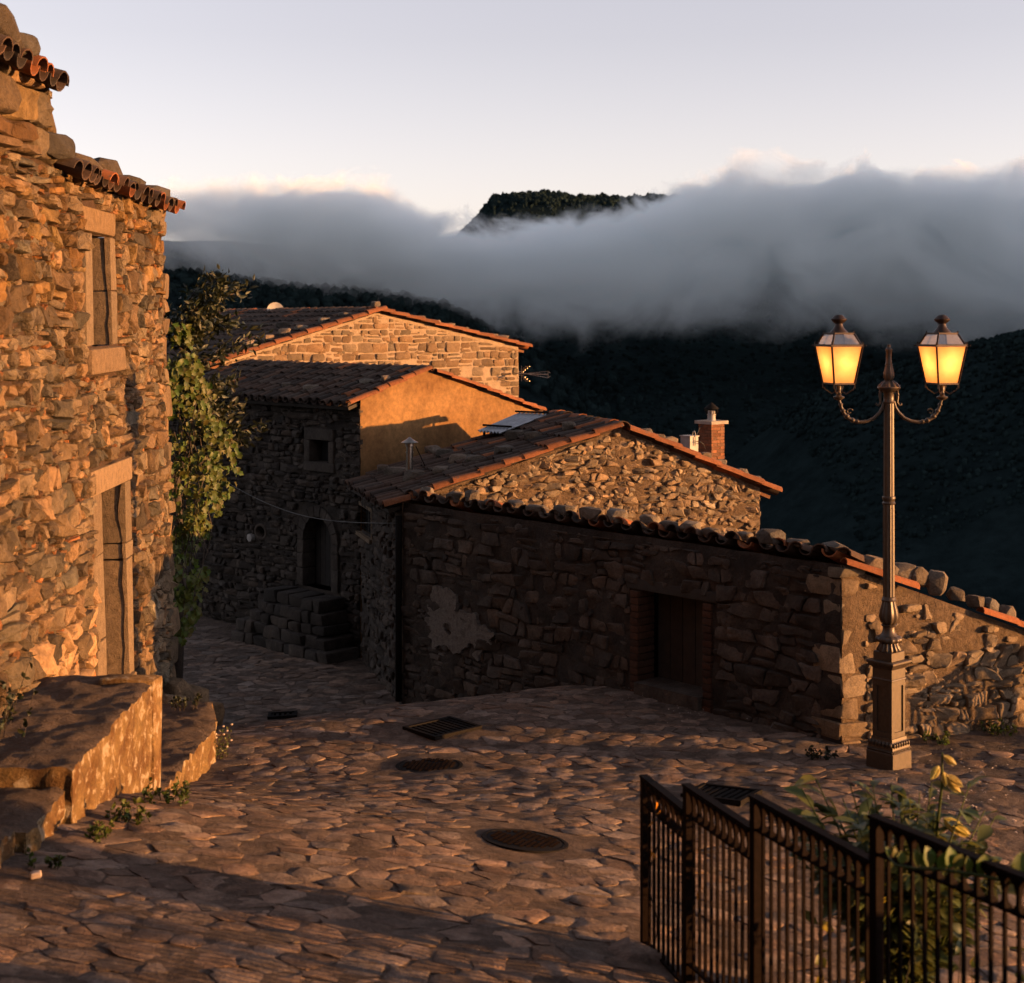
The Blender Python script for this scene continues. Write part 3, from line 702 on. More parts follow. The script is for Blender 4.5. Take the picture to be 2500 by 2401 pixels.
# ------------------------------------------------------------------ left house
def left_house():
    rs = np.random.RandomState(21)
    N0 = Vector((1, 0.027, 0)).normalized(); U = Vector((-0.027, 1, 0)).normalized()
    V = (Vector((0, 0, 1)) - N0 * 0.025).normalized(); N = (N0 + Vector((0, 0, 1)) * 0.025).normalized()
    pl = Plane((-3.515, 0, 0), U, N, V)
    h = thing('stone_house', (-5.2, 14, -0.9), 'tall rubble stone house at the left, sunlit, with narrow door and slit window', 'house')
    u1 = 17.62
    door = (14.52, 15.46, 0.62, 2.58); win = (14.40, 15.12, 3.98, 5.06)
    big_door = (14.17, 15.76, 0.2, 2.84); big_win = (14.08, 15.36, 3.70, 5.30)
    holes = [big_door, big_win]
    backing('wall', h, pl, 9.0, 17.9, -1.2, lambda u: 6.27 if u <= 13.2 else 5.59, M['rubble_mortar'], [door, win], 0.11, 0.02)
    poly = [(9.6, -0.9), (u1, -0.9), (u1, 5.56), (9.6, 5.56)]
    it = courses(poly, .10, .22, .16, .42, .027, rs, holes, .65, .9, .25, .0, 1.0)
    poly2 = [(9.6, 5.56), (13.16, 5.56), (13.16, 6.24), (9.6, 6.24)]
    it += courses(poly2, .2, .3, .4, .8, .02, rs, (), .3, .3, .15, 0, .3)
    def tf(c, rs):
        u, z = c.y, c.z
        t = np.array(grey(rs, 0.42, 1.45, 0.12))
        if 12.0 < u < 14.2 and 0.5 < z < 1.5 and rs.rand() < 0.55: t = t * 0.4 + np.array((1.9, 1.75, 1.6))
        elif z > 4.4 and rs.rand() < .35: t = t * np.array((1.05, .88, .55))
        elif rs.rand() < .06: t = np.array((1.7, 1.55, 1.4)) * rs.uniform(.8, 1.1)
        elif u > 16.6 and z < 1.4: t = t * np.array((.95, 1.05, 1.15)) * 1.25
        elif rs.rand() < .28: t = t * np.array((.72, .80, .88))
        return tuple(t)
    lay(h, pl, it, M['rubble'], 'stone', 'small_stones', 270, rs, (0.24, 0.03), 0.12, 0.28, 0.28, f=0.17, dmax=0.09, tint_fun=tf, chip=(1.1, .72, .5))
    # corner stones
    v = -0.95
    while v < 5.45:
        hh = rs.uniform(0.17, 0.42); a = rs.uniform(17.45, 17.62); top = min(v + hh, 5.55)
        rough_block('corner_stone', pl, a, 17.92 + rs.uniform(-.06, .05), v + .012, top - .012, -0.5, rs.uniform(0.03, 0.09), M['rubble'], h, rs, 0.035, 0.045, grey(rs, .7, 1.35, .08))
        v += hh
    # door surround
    kk = 0.03
    d = M['dressed']
    rough_block('lintel', pl, 14.03, 15.72, 2.59, 2.82, -0.5, 0.075, d, h, rs, 0.012, 0.02, (1.25, 1.2, 1.15))
    for (a, b, v0, v1) in ((14.18, 14.51, 0.3, 1.2), (14.20, 14.51, 1.21, 2.0), (14.17, 14.51, 2.01, 2.58), (15.47, 15.73, 0.3, 1.78), (15.47, 15.80, 1.79, 1.95), (15.47, 15.72, 1.96, 2.58)):
        rough_block('jamb', pl, a, b, v0, v1, -0.5, 0.045, d, h, rs, 0.01, 0.014, grey(rs, .75, 1.1, .04))
    rough_block('threshold', pl, 14.4, 15.6, 0.40, 0.62, -0.5, 0.10, d, h, rs, 0.01, 0.02)
    dr = MB()
    for k in range(5):
        a = 14.52 + k * 0.188
        quad_box(pl, a + .004, a + .184, 0.63, 2.57, -0.42, -0.38, dr, grey(rs, .8, 1.2))
    do = dr.build('door', M['wood'], h)
    quad_box(pl, 14.525, 14.60, 0.63, 2.57, -0.375, -0.06).build('door_frame', M['wood'], do)
    # window surround
    rough_block('lintel', pl, 14.10, 15.34, 5.065, 5.30, -0.5, 0.05, d, h, rs, 0.012, 0.03, (1.05, 0.95, .8))
    for (a, b, v0, v1) in ((14.12, 14.39, 3.99, 5.05), (15.13, 15.33, 3.99, 4.52), (15.13, 15.32, 4.53, 5.05)):
        rough_block('jamb', pl, a, b, v0, v1, -0.5, 0.045, d, h, rs, 0.008, 0.012, grey(rs, .85, 1.1, .04))
    rough_block('sill', pl, 14.02, 15.40, 3.72, 3.975, -0.5, 0.12, d, h, rs, 0.012, 0.05, (.95, .9, .85))
    quad_box(pl, 14.40, 15.12, 3.98, 5.06, -0.46, -0.42).build('window_infill', M['dark_wood'], h)
    # core and roof
    prism('core', [(-4.75, 9.0), (-4.85, 17.75), (-10, 17.75), (-10, 9.0)], -1.2, [5.3, 5.3, 6.8, 6.8], M['void'], h)
    S_ = Vector((-math.cos(R(19)), 0, math.sin(R(19)))); A_ = U
    o = pl.pt(13.22, 5.40, 0.19)
    roof_tiles(h, Vector((o.x, o.y, 5.455)), A_, S_, 17, 2, 0.30, 0.42, 0.3, 1.8, verge=False)
    o2 = pl.pt(9.3, 6.1, 0.20)
    roof_tiles(h, Vector((o2.x, o2.y, 6.13)), A_, S_, 13, 2, 0.30, 0.42, 0.3, 1.8, verge=False)
    mb = MB()
    for (ua, ub, z) in ((13.22, 17.9, 5.515), (9.0, 13.15, 6.195)):
        a = pl.pt(ua, z, 0.0); b = pl.pt(ub, z, 0.0)
        a.z = b.z = z
        n_ = S_.cross(A_).normalized(); n_ = n_ if n_.z > 0 else -n_
        c = (a + b) / 2 + S_ * 2.6 - n_ * 0.03
        mb.box(c, A_ * (ub - ua) / 2, S_ * 2.6, n_ * 0.03)
    mb.build('roof', M['dark_wood'], h)
    # boulders at the foot of the corner
    for k, (x, y, z, sx, sy, sz) in enumerate(((-3.80, 17.75, -.6, .25, .3, .3), (-3.70, 18.1, -.75, .2, .25, .25), (-3.86, 17.2, -.45, .2, .3, .32), (-3.84, 16.75, -.35, .18, .24, .25), (-3.72, 17.45, -.6, .16, .2, .2)   )):
        rock('foot_stone', Vector((x, y, z)), sx, sy, sz, rs.uniform(0, 3), rs, None, parent=h, mat=M['rubble'], tone=(1.0, 1.5))
    # loose rocks lying on both eaves
    def on_eave(px, z, n): return pl.uv(px, HOR - (z - EYE) * FPX / 15.0, n)[0]
    names = [(150, 5.60, .22, .32, .12), (222, 5.60, .2, .36, .09), (283, 5.60, .2, .36, .11), (340, 5.60, .2, .38, .09), (398, 5.60, .2, .34, .09)]
    for k, (px, z, sx, sy, sz) in enumerate(names):
        u = 3.515 / ((1250 - px) / FPX - .027) * 1.0
        p = pl.pt(min(u, 17.5), z, 0.0); p.z = z
        rock('roof_rock', p, sx, sy, sz, ru(-.2, .2), rs, '%s rock from the left on the lower eave of the tall sunlit house' % ORD[k], 'rock', 'rocks on the lower eave of the tall house', tone=(.32, .55))
    for k, (px, z, sx, sy, sz) in enumerate([(8, 6.27, .26, .45, .15), (68, 6.27, .24, .42, .11)]):
        u = 3.515 / ((1250 - px) / FPX - .027)
        p = pl.pt(u, z, 0.02); p.z = z
        rock('roof_rock', p, sx, sy, sz, ru(-.2, .2), rs, '%s big rock on the highest tiled eave at the left edge' % ('left' if k == 0 else 'right'), 'rock', 'rocks on the highest eave', tone=(.32, .55))
    return pl
LH = left_house()

# ------------------------------------------------------------------ stair blocks in front of the left house
def stair():
    rs = np.random.RandomState(4)
    t = thing('stone_stair', (-3.4, 12, 0.3), 'lichen covered stone stair block and low platform before the left house', 'stair')
    def slab(name, xs0, xs1, y0, y1, z0, z1, mats, amp=0.03, nx=10, ny=22):
        """a worn block: uneven top sheet and rough sides"""
        V = []; F = []
        for j in range(ny + 1):
            for i in range(nx + 1):
                y = y0 + (y1 - y0) * j / ny; x1 = xs1(y); x0 = xs0(y); x = x0 + (x1 - x0) * i / nx
                V.append(Vector((x + (amp * (.5 * noise.noise(Vector((y * 2.2, 1, z0))) + .8 * noise.noise(Vector((y * 9, 4, z0)))) if i == nx else 0), y, z1(x, y) + amp * (noise.noise(Vector((x * 3, y * 3, 5))) + .6 * noise.noise(Vector((x * 9, y * 9, 5)))) - (max(0, .05 * noise.noise(Vector((y * 7, 2, 2)))) + .02 * rnd() if i == nx else 0))))
        for j in range(ny):
            for i in range(nx): a = j * (nx + 1) + i; F.append((a, a + 1, a + nx + 2, a + nx + 1))
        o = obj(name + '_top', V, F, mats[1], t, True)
        # sides
        mb = MB()
        nz = 18
        def side(path, outn):
            n = len(path); base = []
            for k in range(nz + 1):
                for p in path:
                    z = z0 + (p.z - z0) * k / nz; q = Vector((p.x, p.y, z))
                    amt = 0 if k == nz else amp * (.6 * noise.noise(Vector((p.x * 2.5, p.y * 2.5, z * 2.5))) + .9 * noise.noise(Vector((p.x * 8, p.y * 8, z * 8))) + .6 * noise.noise(Vector((p.x * 21, p.y * 21, z * 21))))
                    base.append(q + outn * amt)
            Fs = [(k * n + i, k * n + i + 1, (k + 1) * n + i + 1, (k + 1) * n + i) for k in range(nz) for i in range(n - 1)]
            mb.add(base, Fs)
        side([V[j * (nx + 1) + nx] for j in range(ny + 1)], Vector((1, 0, 0)))
        side([V[i] for i in range(nx + 1)], Vector((0, -1, 0)))
        side([V[ny * (nx + 1) + i] for i in range(nx, -1, -1)], Vector((0, 1, 0)))
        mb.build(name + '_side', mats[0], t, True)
    wallx = lambda y: -3.515 - .027 * y + .02
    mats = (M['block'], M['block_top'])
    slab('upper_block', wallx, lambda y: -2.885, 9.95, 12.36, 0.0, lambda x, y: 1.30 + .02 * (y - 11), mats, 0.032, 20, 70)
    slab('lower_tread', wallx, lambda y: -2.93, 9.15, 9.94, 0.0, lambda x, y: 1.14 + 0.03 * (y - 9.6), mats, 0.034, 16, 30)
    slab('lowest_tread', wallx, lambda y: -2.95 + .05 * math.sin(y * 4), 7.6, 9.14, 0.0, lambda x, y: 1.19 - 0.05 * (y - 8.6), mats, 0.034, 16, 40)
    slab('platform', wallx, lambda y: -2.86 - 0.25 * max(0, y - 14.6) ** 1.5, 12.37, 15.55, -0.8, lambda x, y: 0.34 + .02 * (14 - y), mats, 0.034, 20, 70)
    rough_block('end_slab', Plane((-2.885, 12.2, 0), (0, 1, 0), (1, 0, 0)), -.10, .16, 0.1, 1.36, -0.42, 0.03, M['block'], t, rs, 0.02, 0.04, (1.1, 1.05, 1.0))
stair()

# ------------------------------------------------------------------ the houses along the alley
P0 = Vector((-1.47, 20.5, 0)); R0 = Vector((3.6, 22.0, 0)); GD = (R0 - P0).normalized(); CD = Vector((-GD.y, GD.x, 0))
C0 = Vector((3.298, 15.16, 0)); DD = (P0 - C0).normalized(); DN = Vector((-DD.y, DD.x, 0)); DN = DN if DN.x < 0 else -DN
def slab_poly(name, pts, th, mat, parent):
    n = len(pts); a, b, c = pts[0], pts[1], pts[2]; nn = (b - a).cross(c - a).normalized(); nn = nn if nn.z > 0 else -nn
    V = list(pts) + [p - nn * th for p in pts]
    F = [tuple(range(n)), tuple(range(2 * n - 1, n - 1, -1))] + [(k, n + k, n + (k + 1) % n, (k + 1) % n) for k in range(n)]
    return obj(name, V, F, mat, parent)
def zed(p, z): return Vector((p.x, p.y, z))

def house_c():
    rs = np.random.RandomState(8)
    h = thing('stone_house', (1.0, 22, -1.2), 'low stone house with rough sunlit gable and mossy tile roof behind the dark wall', 'house')
    g = Plane(P0, GD, Vector((GD.y, -GD.x, 0)))
    Lg = (R0 - P0).length
    top = lambda u: 1.72 + u * .30 if u < 3.13 else 2.66 - (u - 3.13) * (.91 / (Lg - 3.13))
    backing('gable_wall', h, g, -.02, Lg, -1.2, lambda u: top(u) + .06, M['rough_mortar'], (), 0.09, 0.018)
    poly = [(0.02, 0.62), (Lg, 0.62), (Lg, 1.76), (3.13, 2.69), (0.02, 1.75)]
    it = courses(poly, .06, .13, .10, .26, .028, rs, (), .7, .9, .25, .12, .7)
    def tf(c, rs):
        t = np.array(grey(rs, .65, 1.45, .1))
        return tuple(t * 1.5) if rs.rand() < .12 else tuple(t)
    lay(h, g, it, M['rough_stone'], 'stone', 'small_stones', 190, rs, (0.22, 0.004), 0.22, 0.4, 0.25, f=0.2, dmax=0.05, tint_fun=tf)
    # left wall on the alley
    w = Plane(P0, CD, Vector((-GD.x, -GD.y, 0)))
    a = w.uv(875, 1222); b = w.uv(910, 1318)
    wu0, wu1 = sorted((a[0], b[0])); wv0, wv1 = sorted((a[1], b[1]))
    hole = (wu0 + .06, wu1 - .06, wv0 + .05, wv1 - .04)
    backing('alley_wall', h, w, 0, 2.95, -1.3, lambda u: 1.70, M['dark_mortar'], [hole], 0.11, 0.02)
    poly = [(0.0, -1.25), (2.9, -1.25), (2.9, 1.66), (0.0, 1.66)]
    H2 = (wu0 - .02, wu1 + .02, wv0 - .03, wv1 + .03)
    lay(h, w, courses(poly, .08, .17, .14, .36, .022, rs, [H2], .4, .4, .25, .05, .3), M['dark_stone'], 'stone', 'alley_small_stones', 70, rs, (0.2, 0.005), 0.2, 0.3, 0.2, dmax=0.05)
    fr = MB()
    quad_box(w, wu0, wu0 + .05, wv0, wv1, -0.1, .02, fr); quad_box(w, wu1 - .05, wu1, wv0, wv1, -0.1, .02, fr)
    quad_box(w, wu0 + .05, wu1 - .05, wv1 - .05, wv1, -0.1, .019, fr); quad_box(w, wu0 - .04, wu1 + .04, wv0 - .06, wv0, -0.1, .06, fr)
    wi = quad_box(w, wu0 + .05, wu1 - .05, wv0, wv1 - .05, -0.12, -.10).build('window', M['void'], h)
    fr.build('frame', M['dressed'], wi)
    gr = MB()
    for k in range(1, 6): gr.bar(w.pt(wu0 + (wu1 - wu0) * k / 6, wv0, -.03), w.pt(wu0 + (wu1 - wu0) * k / 6, wv1, -.03), .008)
    for k in range(1, 7): gr.bar(w.pt(wu0, wv0 + (wv1 - wv0) * k / 7, -.03), w.pt(wu1, wv0 + (wv1 - wv0) * k / 7, -.03), .008)
    gr.build('grille', M['black_iron'], wi)
    Pa = P0 + GD * .2 + CD * .2; Ra = R0 - GD * .05 + CD * .2; Rb = R0 + CD * 3.4; Pb = P0 + CD * 2.9 + GD * .2
    prism('core', [(p.x, p.y) for p in (Pa, Ra, Rb, Pb)], -1.6, [1.6] * 4, M['void'], h)
    ap = g.pt(3.13, 2.68); SL = Vector((GD.x, GD.y, .30)); SR = Vector((-GD.x, -GD.y, .91 / (Lg - 3.13)))
    e1 = zed(P0, 1.74); e2 = zed(R0, 1.77)
    slab_poly('roof', [e1 - SL * .2 + CD * .06, ap + CD * .06, ap + CD * 3.3, e1 - SL * .2 + CD * 3.2], .05, M['dark_wood'], h)
    slab_poly('rear_roof', [e2 - SR * .2 + CD * .06, e2 - SR * .2 + CD * 3.3, ap + CD * 3.3, ap + CD * .06], .05, M['tile'], h)
    roof_tiles(h, e1 - SL * .26 - CD * .06 + Vector((0, 0, .01)), CD, SL, 13, 10, .235, .345, 0.10, 1.5)
    roof_tiles(h, e2 - SR * .26 - CD * .06 + Vector((0, 0, .01)), CD, SR, 3, 7, .235, .345, 0.7, 1.5)
    ridge_tiles(h, ap - CD * .1 + Vector((0, 0, .05)), ap + CD * 3.0 + Vector((0, 0, .05)), .12, .42)
    NL = CD.cross(SL).normalized(); NL = NL if NL.z > 0 else -NL
    NR = CD.cross(SR).normalized(); NR = NR if NR.z > 0 else -NR
    lst = [(935, 1152), (966, 1160), (1010, 1175), (1057, 1110), (1077, 1158), (1086, 1116), (1115, 1130), (1160, 1131), (1230, 1110), (1257, 1076), (1302, 1078), (1389, 1052)]
    for k, (px, py) in enumerate(lst):
        p = hit(px, py, e1 + NL * .10, NL)
        rock('roof_rock', p - Vector((0, 0, .02)), ru(.12, .19), ru(.09, .13), ru(.065, .10), ru(0, 3), rs, '%s rock from the left on the mossy tile slope of the low house' % ORD[k], 'rock', 'rocks weighing down the mossy roof', tone=(.5, 1.1))
    for k, px in enumerate((1580, 1613, 1636, 1722, 1756, 1812, 1846)):
        u = g.uv(px, 1100)[0]
        p = g.pt(u, top(u) + .11, -0.05)
        rock('roof_rock', p, ru(.09, .15), ru(.07, .1), ru(.05, .07), ru(-.3, .6), rs, '%s rock from the ridge along the right verge of the rough gable' % ORD[k], 'rock', 'rocks on the right verge of the rough gable', tone=(.6, 1.2))
    # dark upright tube along the near corner
    mb = MB(); q = P0 - GD * .07 - CD * .02
    mb.tube([zed(q, 1.6), zed(q, 1.2), zed(q, -.9)], .045, 10)
    mb.build('dark_tube', M['black_iron'], h, True)
    return g, w, e1, NL, SL, top, NR, e2
CG, CW, CE, CNL, CSL, CTOP, CNR, CE2 = house_c()

def flue_and_chimney():
    rs = np.random.RandomState(3)
    b = hit(1000, 1165, CE + CNL * .08, CNL)
    t = thing('flue_pipe', b, 'thin steel flue pipe with conical cap on the mossy roof', 'flue')
    ht = 0.47
    MB().lathe(b, [(.05, -.06), (.05, ht - .12), (.058, ht - .12), (.058, ht - .10), (.05, ht - .10), (.05, ht - .03), (.064, ht - .02), (.064, ht + .02)], 16).build('pipe', M['steel'], t, True, 40)
    MB().lathe(b, [(.125, ht + .03), (.128, ht + .037), (.06, ht + .075), (.006, ht + .115)], 18).build('cap', M['steel'], t, True, 40)
    mb = MB(); mb.tube([b + Vector((.09, .0, ht - .02)), b + Vector((.28, .1, .02))], .008, 5); mb.build('stay_wire', M['black_iron'], t)
    # brick chimney
    c = Vector(((1737 - 1250) / FPX * 23.5, 23.5, 1.7)); n1 = Vector((.62, -.785, 0)); n2 = Vector((-.785, -.62, 0))
    ch = thing('brick_chimney', c, 'square red brick chimney with slab cap on the rear slope', 'chimney')
    s = .14; top = EYE - (1034 - HOR) / FPX * 23.5
    MB().box(zed(c, (top + .9) / 2), n1 * (s - .012), n2 * (s - .012), Vector((0, 0, (top - .9) / 2))).build('core', M['rough_mortar'], ch)
    z = .95; k = 0
    while z < top - .03:
        hb = .05
        for (n_, t_) in ((n1, n2), (n2, -n1), (-n1, -n2), (-n2, n1)):
            cut = .02 if k % 2 else -.05
            for (a, b_) in ((-s, cut - .004), (cut + .004, s - .03)):
                cc = zed(c, z + hb / 2) + n_ * (s - .02 + rs.uniform(-.003, .005)) + t_ * (a + b_) / 2
                m = MB().box(cc, t_ * (b_ - a) / 2, n_ * .02, Vector((0, 0, hb / 2 - .004)))
                o = m.build('brick', M['brick'], ch); o.color = (*grey(rs, .6, 1.3, .15), 1)
        z += hb; k += 1
    MB().box(zed(c, top + .02), n1 * (s + .045), n2 * (s + .045), Vector((0, 0, .025))).build('cap_slab', M['concrete'], ch)
    MB().lathe(zed(c, top + .045), [(.065, 0), (.06, .08), (.068, .085), (.068, .10), (.055, .105), (.055, .15)], 14).build('pot', M['white_paint'], ch, True, 40)
    cg = MB()
    for q in range(10):
        a = 2 * math.pi * q / 10
        cg.tube([zed(c, top + .14) + Vector((math.cos(a) * .06, math.sin(a) * .06, 0)), zed(c, top + .17) + Vector((math.cos(a) * .1, math.sin(a) * .1, 0)), zed(c, top + .23) + Vector((math.cos(a) * .09, math.sin(a) * .09, 0))], .004, 4)
    cg.build('cage', M['black_iron'], ch)
    MB().lathe(zed(c, top + .225), [(.115, 0), (.115, .008), (.055, .06), (.005, .10)], 12).build('cowl', M['black_iron'], ch, True, 30)
    # white box beside it
    bx = Vector(((1683 - 1250) / FPX * 22.6, 22.6, 1.98))
    wb = thing('junction_box', bx, 'small white utility box on the roof beside the brick chimney', 'box')
    zt = EYE - (1066 - HOR) / FPX * 22.6
    MB().box(zed(bx, (zt + 1.95) / 2), n1 * .10, n2 * .085, Vector((0, 0, (zt - 1.95) / 2))).build('case', M['white_paint'], wb)
    MB().box(zed(bx, zt + .008), n1 * .112, n2 * .097, Vector((0, 0, .008))).build('lid', M['white_paint'], wb)
    pts = [zed(bx, zt + .0) + n1 * .06 + Vector((0, 0, .015)), zed(bx, zt + .07) + n1 * .075, zed(bx, zt + .085) + n1 * .105, zed(bx, zt + .05) + n1 * .125, zed(bx, zt - .13) + n1 * .12]
    MB().tube(pts, .008, 6).build('conduit', M['white_paint'], wb, True)
    pts = [zed(bx, zt - .06) + n1 * .105, zed(bx, zt - .07) + n1 * .16 + Vector((.05, 0, 0)), zed(bx, zt - .12) + n1 * .12 + Vector((.14, .1, 0)), zed(bx, zt - .2) + Vector((.26, .2, 0))]
    MB().tube(pts, .006, 5).build('wire', M['black_rubber'], wb, True)
    pts = [zed(c, top - .0) + n2 * (s + .02), zed(c, top - .06) + n2 * (s + .12), zed(c, top - .2) + n2 * (s + .2), zed(c, top - .36) + n2 * (s + .2)]
    MB().tube(pts, .006, 5).build('cable', M['black_rubber'], ch, True)
flue_and_chimney()

Q0 = Vector((-2.35, 23.5, 0)); BG = Vector((.73, .68, 0)).normalized(); BC = Vector((-.68, .73, 0)).normalized()
def house_b():
    rs = np.random.RandomState(15)
    h = thing('stone_house', (-3, 25.5, -1.3), 'house with ochre rendered gable and dark stone alley front with arched door', 'house')
    g = Plane(Q0, BG, Vector((BG.y, -BG.x, 0)))
    top = lambda u: 2.95 + u * .326 if u < 1.32 else 3.38 - (u - 1.32) * .305
    backing('ochre_gable', h, g, 0, 4.3, -1.2, lambda u: top(u) + .06, M['ochre'], (), 0.12, 0.006)
    w = Plane(Q0, BC, Vector((-BG.x, -BG.y, 0)))
    def box_uv(x0, y0, x1, y1):
        a = w.uv(x0, y0); b = w.uv(x1, y1); return (min(a[0], b[0]), max(a[0], b[0]), min(a[1], b[1]), max(a[1], b[1]))
    win = box_uv(760, 1073, 805, 1131); door = box_uv(745, 1255, 815, 1445); ova = box_uv(629, 1282, 649, 1316)
    holes = [win, (door[0], door[1], door[2], door[3]), ova]
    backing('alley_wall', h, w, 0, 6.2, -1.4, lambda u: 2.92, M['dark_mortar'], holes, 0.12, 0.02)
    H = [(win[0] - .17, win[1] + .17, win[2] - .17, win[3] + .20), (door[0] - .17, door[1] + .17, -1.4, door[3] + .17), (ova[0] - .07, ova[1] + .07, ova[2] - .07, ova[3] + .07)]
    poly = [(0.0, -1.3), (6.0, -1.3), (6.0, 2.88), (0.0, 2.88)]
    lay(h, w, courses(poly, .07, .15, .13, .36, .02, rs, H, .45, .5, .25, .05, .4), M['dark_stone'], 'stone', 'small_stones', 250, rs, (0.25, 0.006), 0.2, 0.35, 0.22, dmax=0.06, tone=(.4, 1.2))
    d = M['dark_stone']
    # small square window
    for (a, b, c, e) in ((win[0] - .15, win[0], win[2], win[3]), (win[1], win[1] + .15, win[2], win[3]), (win[0] - .14, win[1] + .14, win[3] + .005, win[3] + .19), (win[0] - .16, win[1] + .16, win[2] - .15, win[2] - .005)):
        rough_block('window_surround', w, a + .004, b - .004, c, e, -.22, .045, d, h, rs, .008, .015, grey(rs, .9, 1.2, .05))
    quad_box(w, win[0], win[1], win[2], win[3], -.24, -.2).build('window', M['void'], h)
    # arched door: leaf with planks, arch surround of blocks
    mid = (door[0] + door[1]) / 2; rad = (door[1] - door[0]) / 2; spring = door[3] - rad * 1.05
    nseg = 9
    for k in range(nseg):
        a0 = math.pi * k / nseg; a1 = math.pi * (k + 1) / nseg
        V = []; F = []
        for n_ in (-.2, .05):
            for (a, r) in ((a0 + .012, rad), (a1 - .012, rad), (a1 - .012, rad + .16), (a0 + .012, rad + .16)):
                V.append(w.pt(mid + r * math.cos(a), spring + r * 1.05 * math.sin(a), n_ + rs.uniform(-.004, .008)))
        F = [(4, 5, 6, 7), (0, 3, 2, 1), (0, 1, 5, 4), (1, 2, 6, 5), (2, 3, 7, 6), (3, 0, 4, 7)]
        obj('arch_stone', V, F, d, h, tint=grey(rs, .8, 1.1, .05))
    zz = door[2]
    for sgn in (-1, 1):
        v = zz
        while v < spring - .02:
            e = min(spring - .004, v + rs.uniform(.22, .36)); x0 = mid + sgn * rad; x1 = mid + sgn * (rad + .16)
            rough_block('jamb', w, min(x0, x1), max(x0, x1), v + .003, e - .003, -.2, .05, d, h, rs, .006, .014, grey(rs, .8, 1.1, .05)); v = e
    leaf = MB(); n = 6
    for k in range(n):
        a = door[0] + (door[1] - door[0]) * k / n; b = door[0] + (door[1] - door[0]) * (k + 1) / n
        quad_box(w, a + .004, b - .004, door[2] + .01, door[3] + .02, -.26, -.21, leaf, grey(rs, .6, 1.1))
    lo = leaf.build('door', M['dark_wood'], h)
    # oval niche
    mb = MB(); V = []; F = []
    cu, cv, a_, b_ = (ova[0] + ova[1]) / 2, (ova[2] + ova[3]) / 2, (ova[1] - ova[0]) / 2, (ova[3] - ova[2]) / 2
    for k in range(20):
        t = 2 * math.pi * k / 20
        for (s1, n_) in ((.92, -.15), (.92, .03), (1.32, .03), (1.38, -.02)): V.append(w.pt(cu + a_ * s1 * math.cos(t) * 1.15, cv + b_ * s1 * math.sin(t), n_))
    for k in range(20):
        for q in range(3): F.append((k * 4 + q, ((k + 1) % 20) * 4 + q, ((k + 1) % 20) * 4 + q + 1, k * 4 + q + 1))
    obj('oval_niche', V, F, d, h, True, (1.2, 1.15, 1.1))
    quad_box(w, cu - a_ * 1.2, cu + a_ * 1.2, cv - b_ * 1.1, cv + b_ * 1.1, -.17, -.14).build('niche_back', M['void'], h)
    pu, pv_ = w.uv(618, 1312)
    V = [w.pt(pu, pv_, .09)] + [w.pt(pu + .07 * math.cos(2 * math.pi * k / 16), pv_ + .055 * math.sin(2 * math.pi * k / 16) * 1.2, .08) for k in range(16)]
    F = [(0, 1 + k, 1 + (k + 1) % 16) for k in range(16)]
    V += [w.pt(pu + .07 * math.cos(2 * math.pi * k / 16), pv_ + .055 * math.sin(2 * math.pi * k / 16) * 1.2, .0) for k in range(16)]
    F += [(1 + k, 17 + k, 17 + (k + 1) % 16, 1 + (k + 1) % 16) for k in range(16)]
    obj('number_plaque', V, F, M['white_paint'], h)
    # core, roofs
    a = Q0 + BG * .45 + BC * .4; b = Q0 + BG * 4.2 + BC * .3; c = Q0 + BG * 4.2 + BC * 6; e = Q0 + BG * .45 + BC * 6
    prism('core', [(p.x, p.y) for p in (a, b, c, e)], -1.6, [2.4] * 4, M['void'], h)
    ap = g.pt(1.32, 3.40); SL = Vector((BG.x, BG.y, .326)); SR = Vector((-BG.x, -BG.y, .305))
    e1 = zed(Q0, 2.97); e2 = zed(Q0 + BG * 4.3, 2.49)
    slab_poly('roof', [e1 - SL * .2 + BC * .05, ap + BC * .05, ap + BC * 6, e1 - SL * .2 + BC * 6], .05, M['dark_wood'], h)
    slab_poly('rear_roof', [e2 + BC * .05, e2 + BC * 6, ap + BC * 6, ap + BC * .05], .05, M['tile'], h)
    roof_tiles(h, e1 - SL * .27 - BC * .08 + Vector((0, 0, .01)), BC, SL, 27, 6, .205, .275, 0.05, 1.3)
    roof_tiles(h, e2 + SR * .4 - BC * .06 + Vector((0, 0, .01)), BC, SR, 2, 9, .205, .275, 0.7, 1.3)
    ridge_tiles(h, ap - BC * .08 + Vector((0, 0, .04)), ap + BC * 5.2 + Vector((0, 0, .04)), .1, .4, .05)
    NL = BC.cross(SL).normalized(); NL = NL if NL.z > 0 else -NL
    for k, (px, py) in enumerate(((700, 945), (760, 950), (896, 936), (941, 932))):
        p = hit(px, py, e1 + NL * .1, NL)
        rock('roof_rock', p - Vector((0, 0, .03)), ru(.1, .16), ru(.07, .1), ru(.05, .07), ru(0, 3), rs, '%s rock from the left on the tiles above the arched door' % ORD[k], 'rock', 'rocks above the arched door', tone=(.6, 1.2))
    # stone landing with steps below the arched door
    bt = thing('door_steps', w.pt(mid, -.9, .4), 'worn stone landing and steps under the dark arched door', 'steps')
    zt = door[2]
    zc = -1.15
    while zc < zt - .05:
        ze = min(zt - .015, zc + rs.uniform(.14, .22)); uu = mid - .62 - .55 * (zt - zc); far_ = mid + .62 + .95 * (zt - zc)
        while uu < far_ - .08:
            e_ = min(far_, uu + rs.uniform(.16, .40))
            rough_block('step_stone', w, uu + .005, e_ - .005, zc, ze - .004, .06, .46 + .28 * (zt - zc) + rs.uniform(-.04, .04), M['dark_stone'], bt, rs, .022, .035, grey(rs, .5, 1.0, .05)); uu = e_
        zc = ze
    return w
BW = house_b()

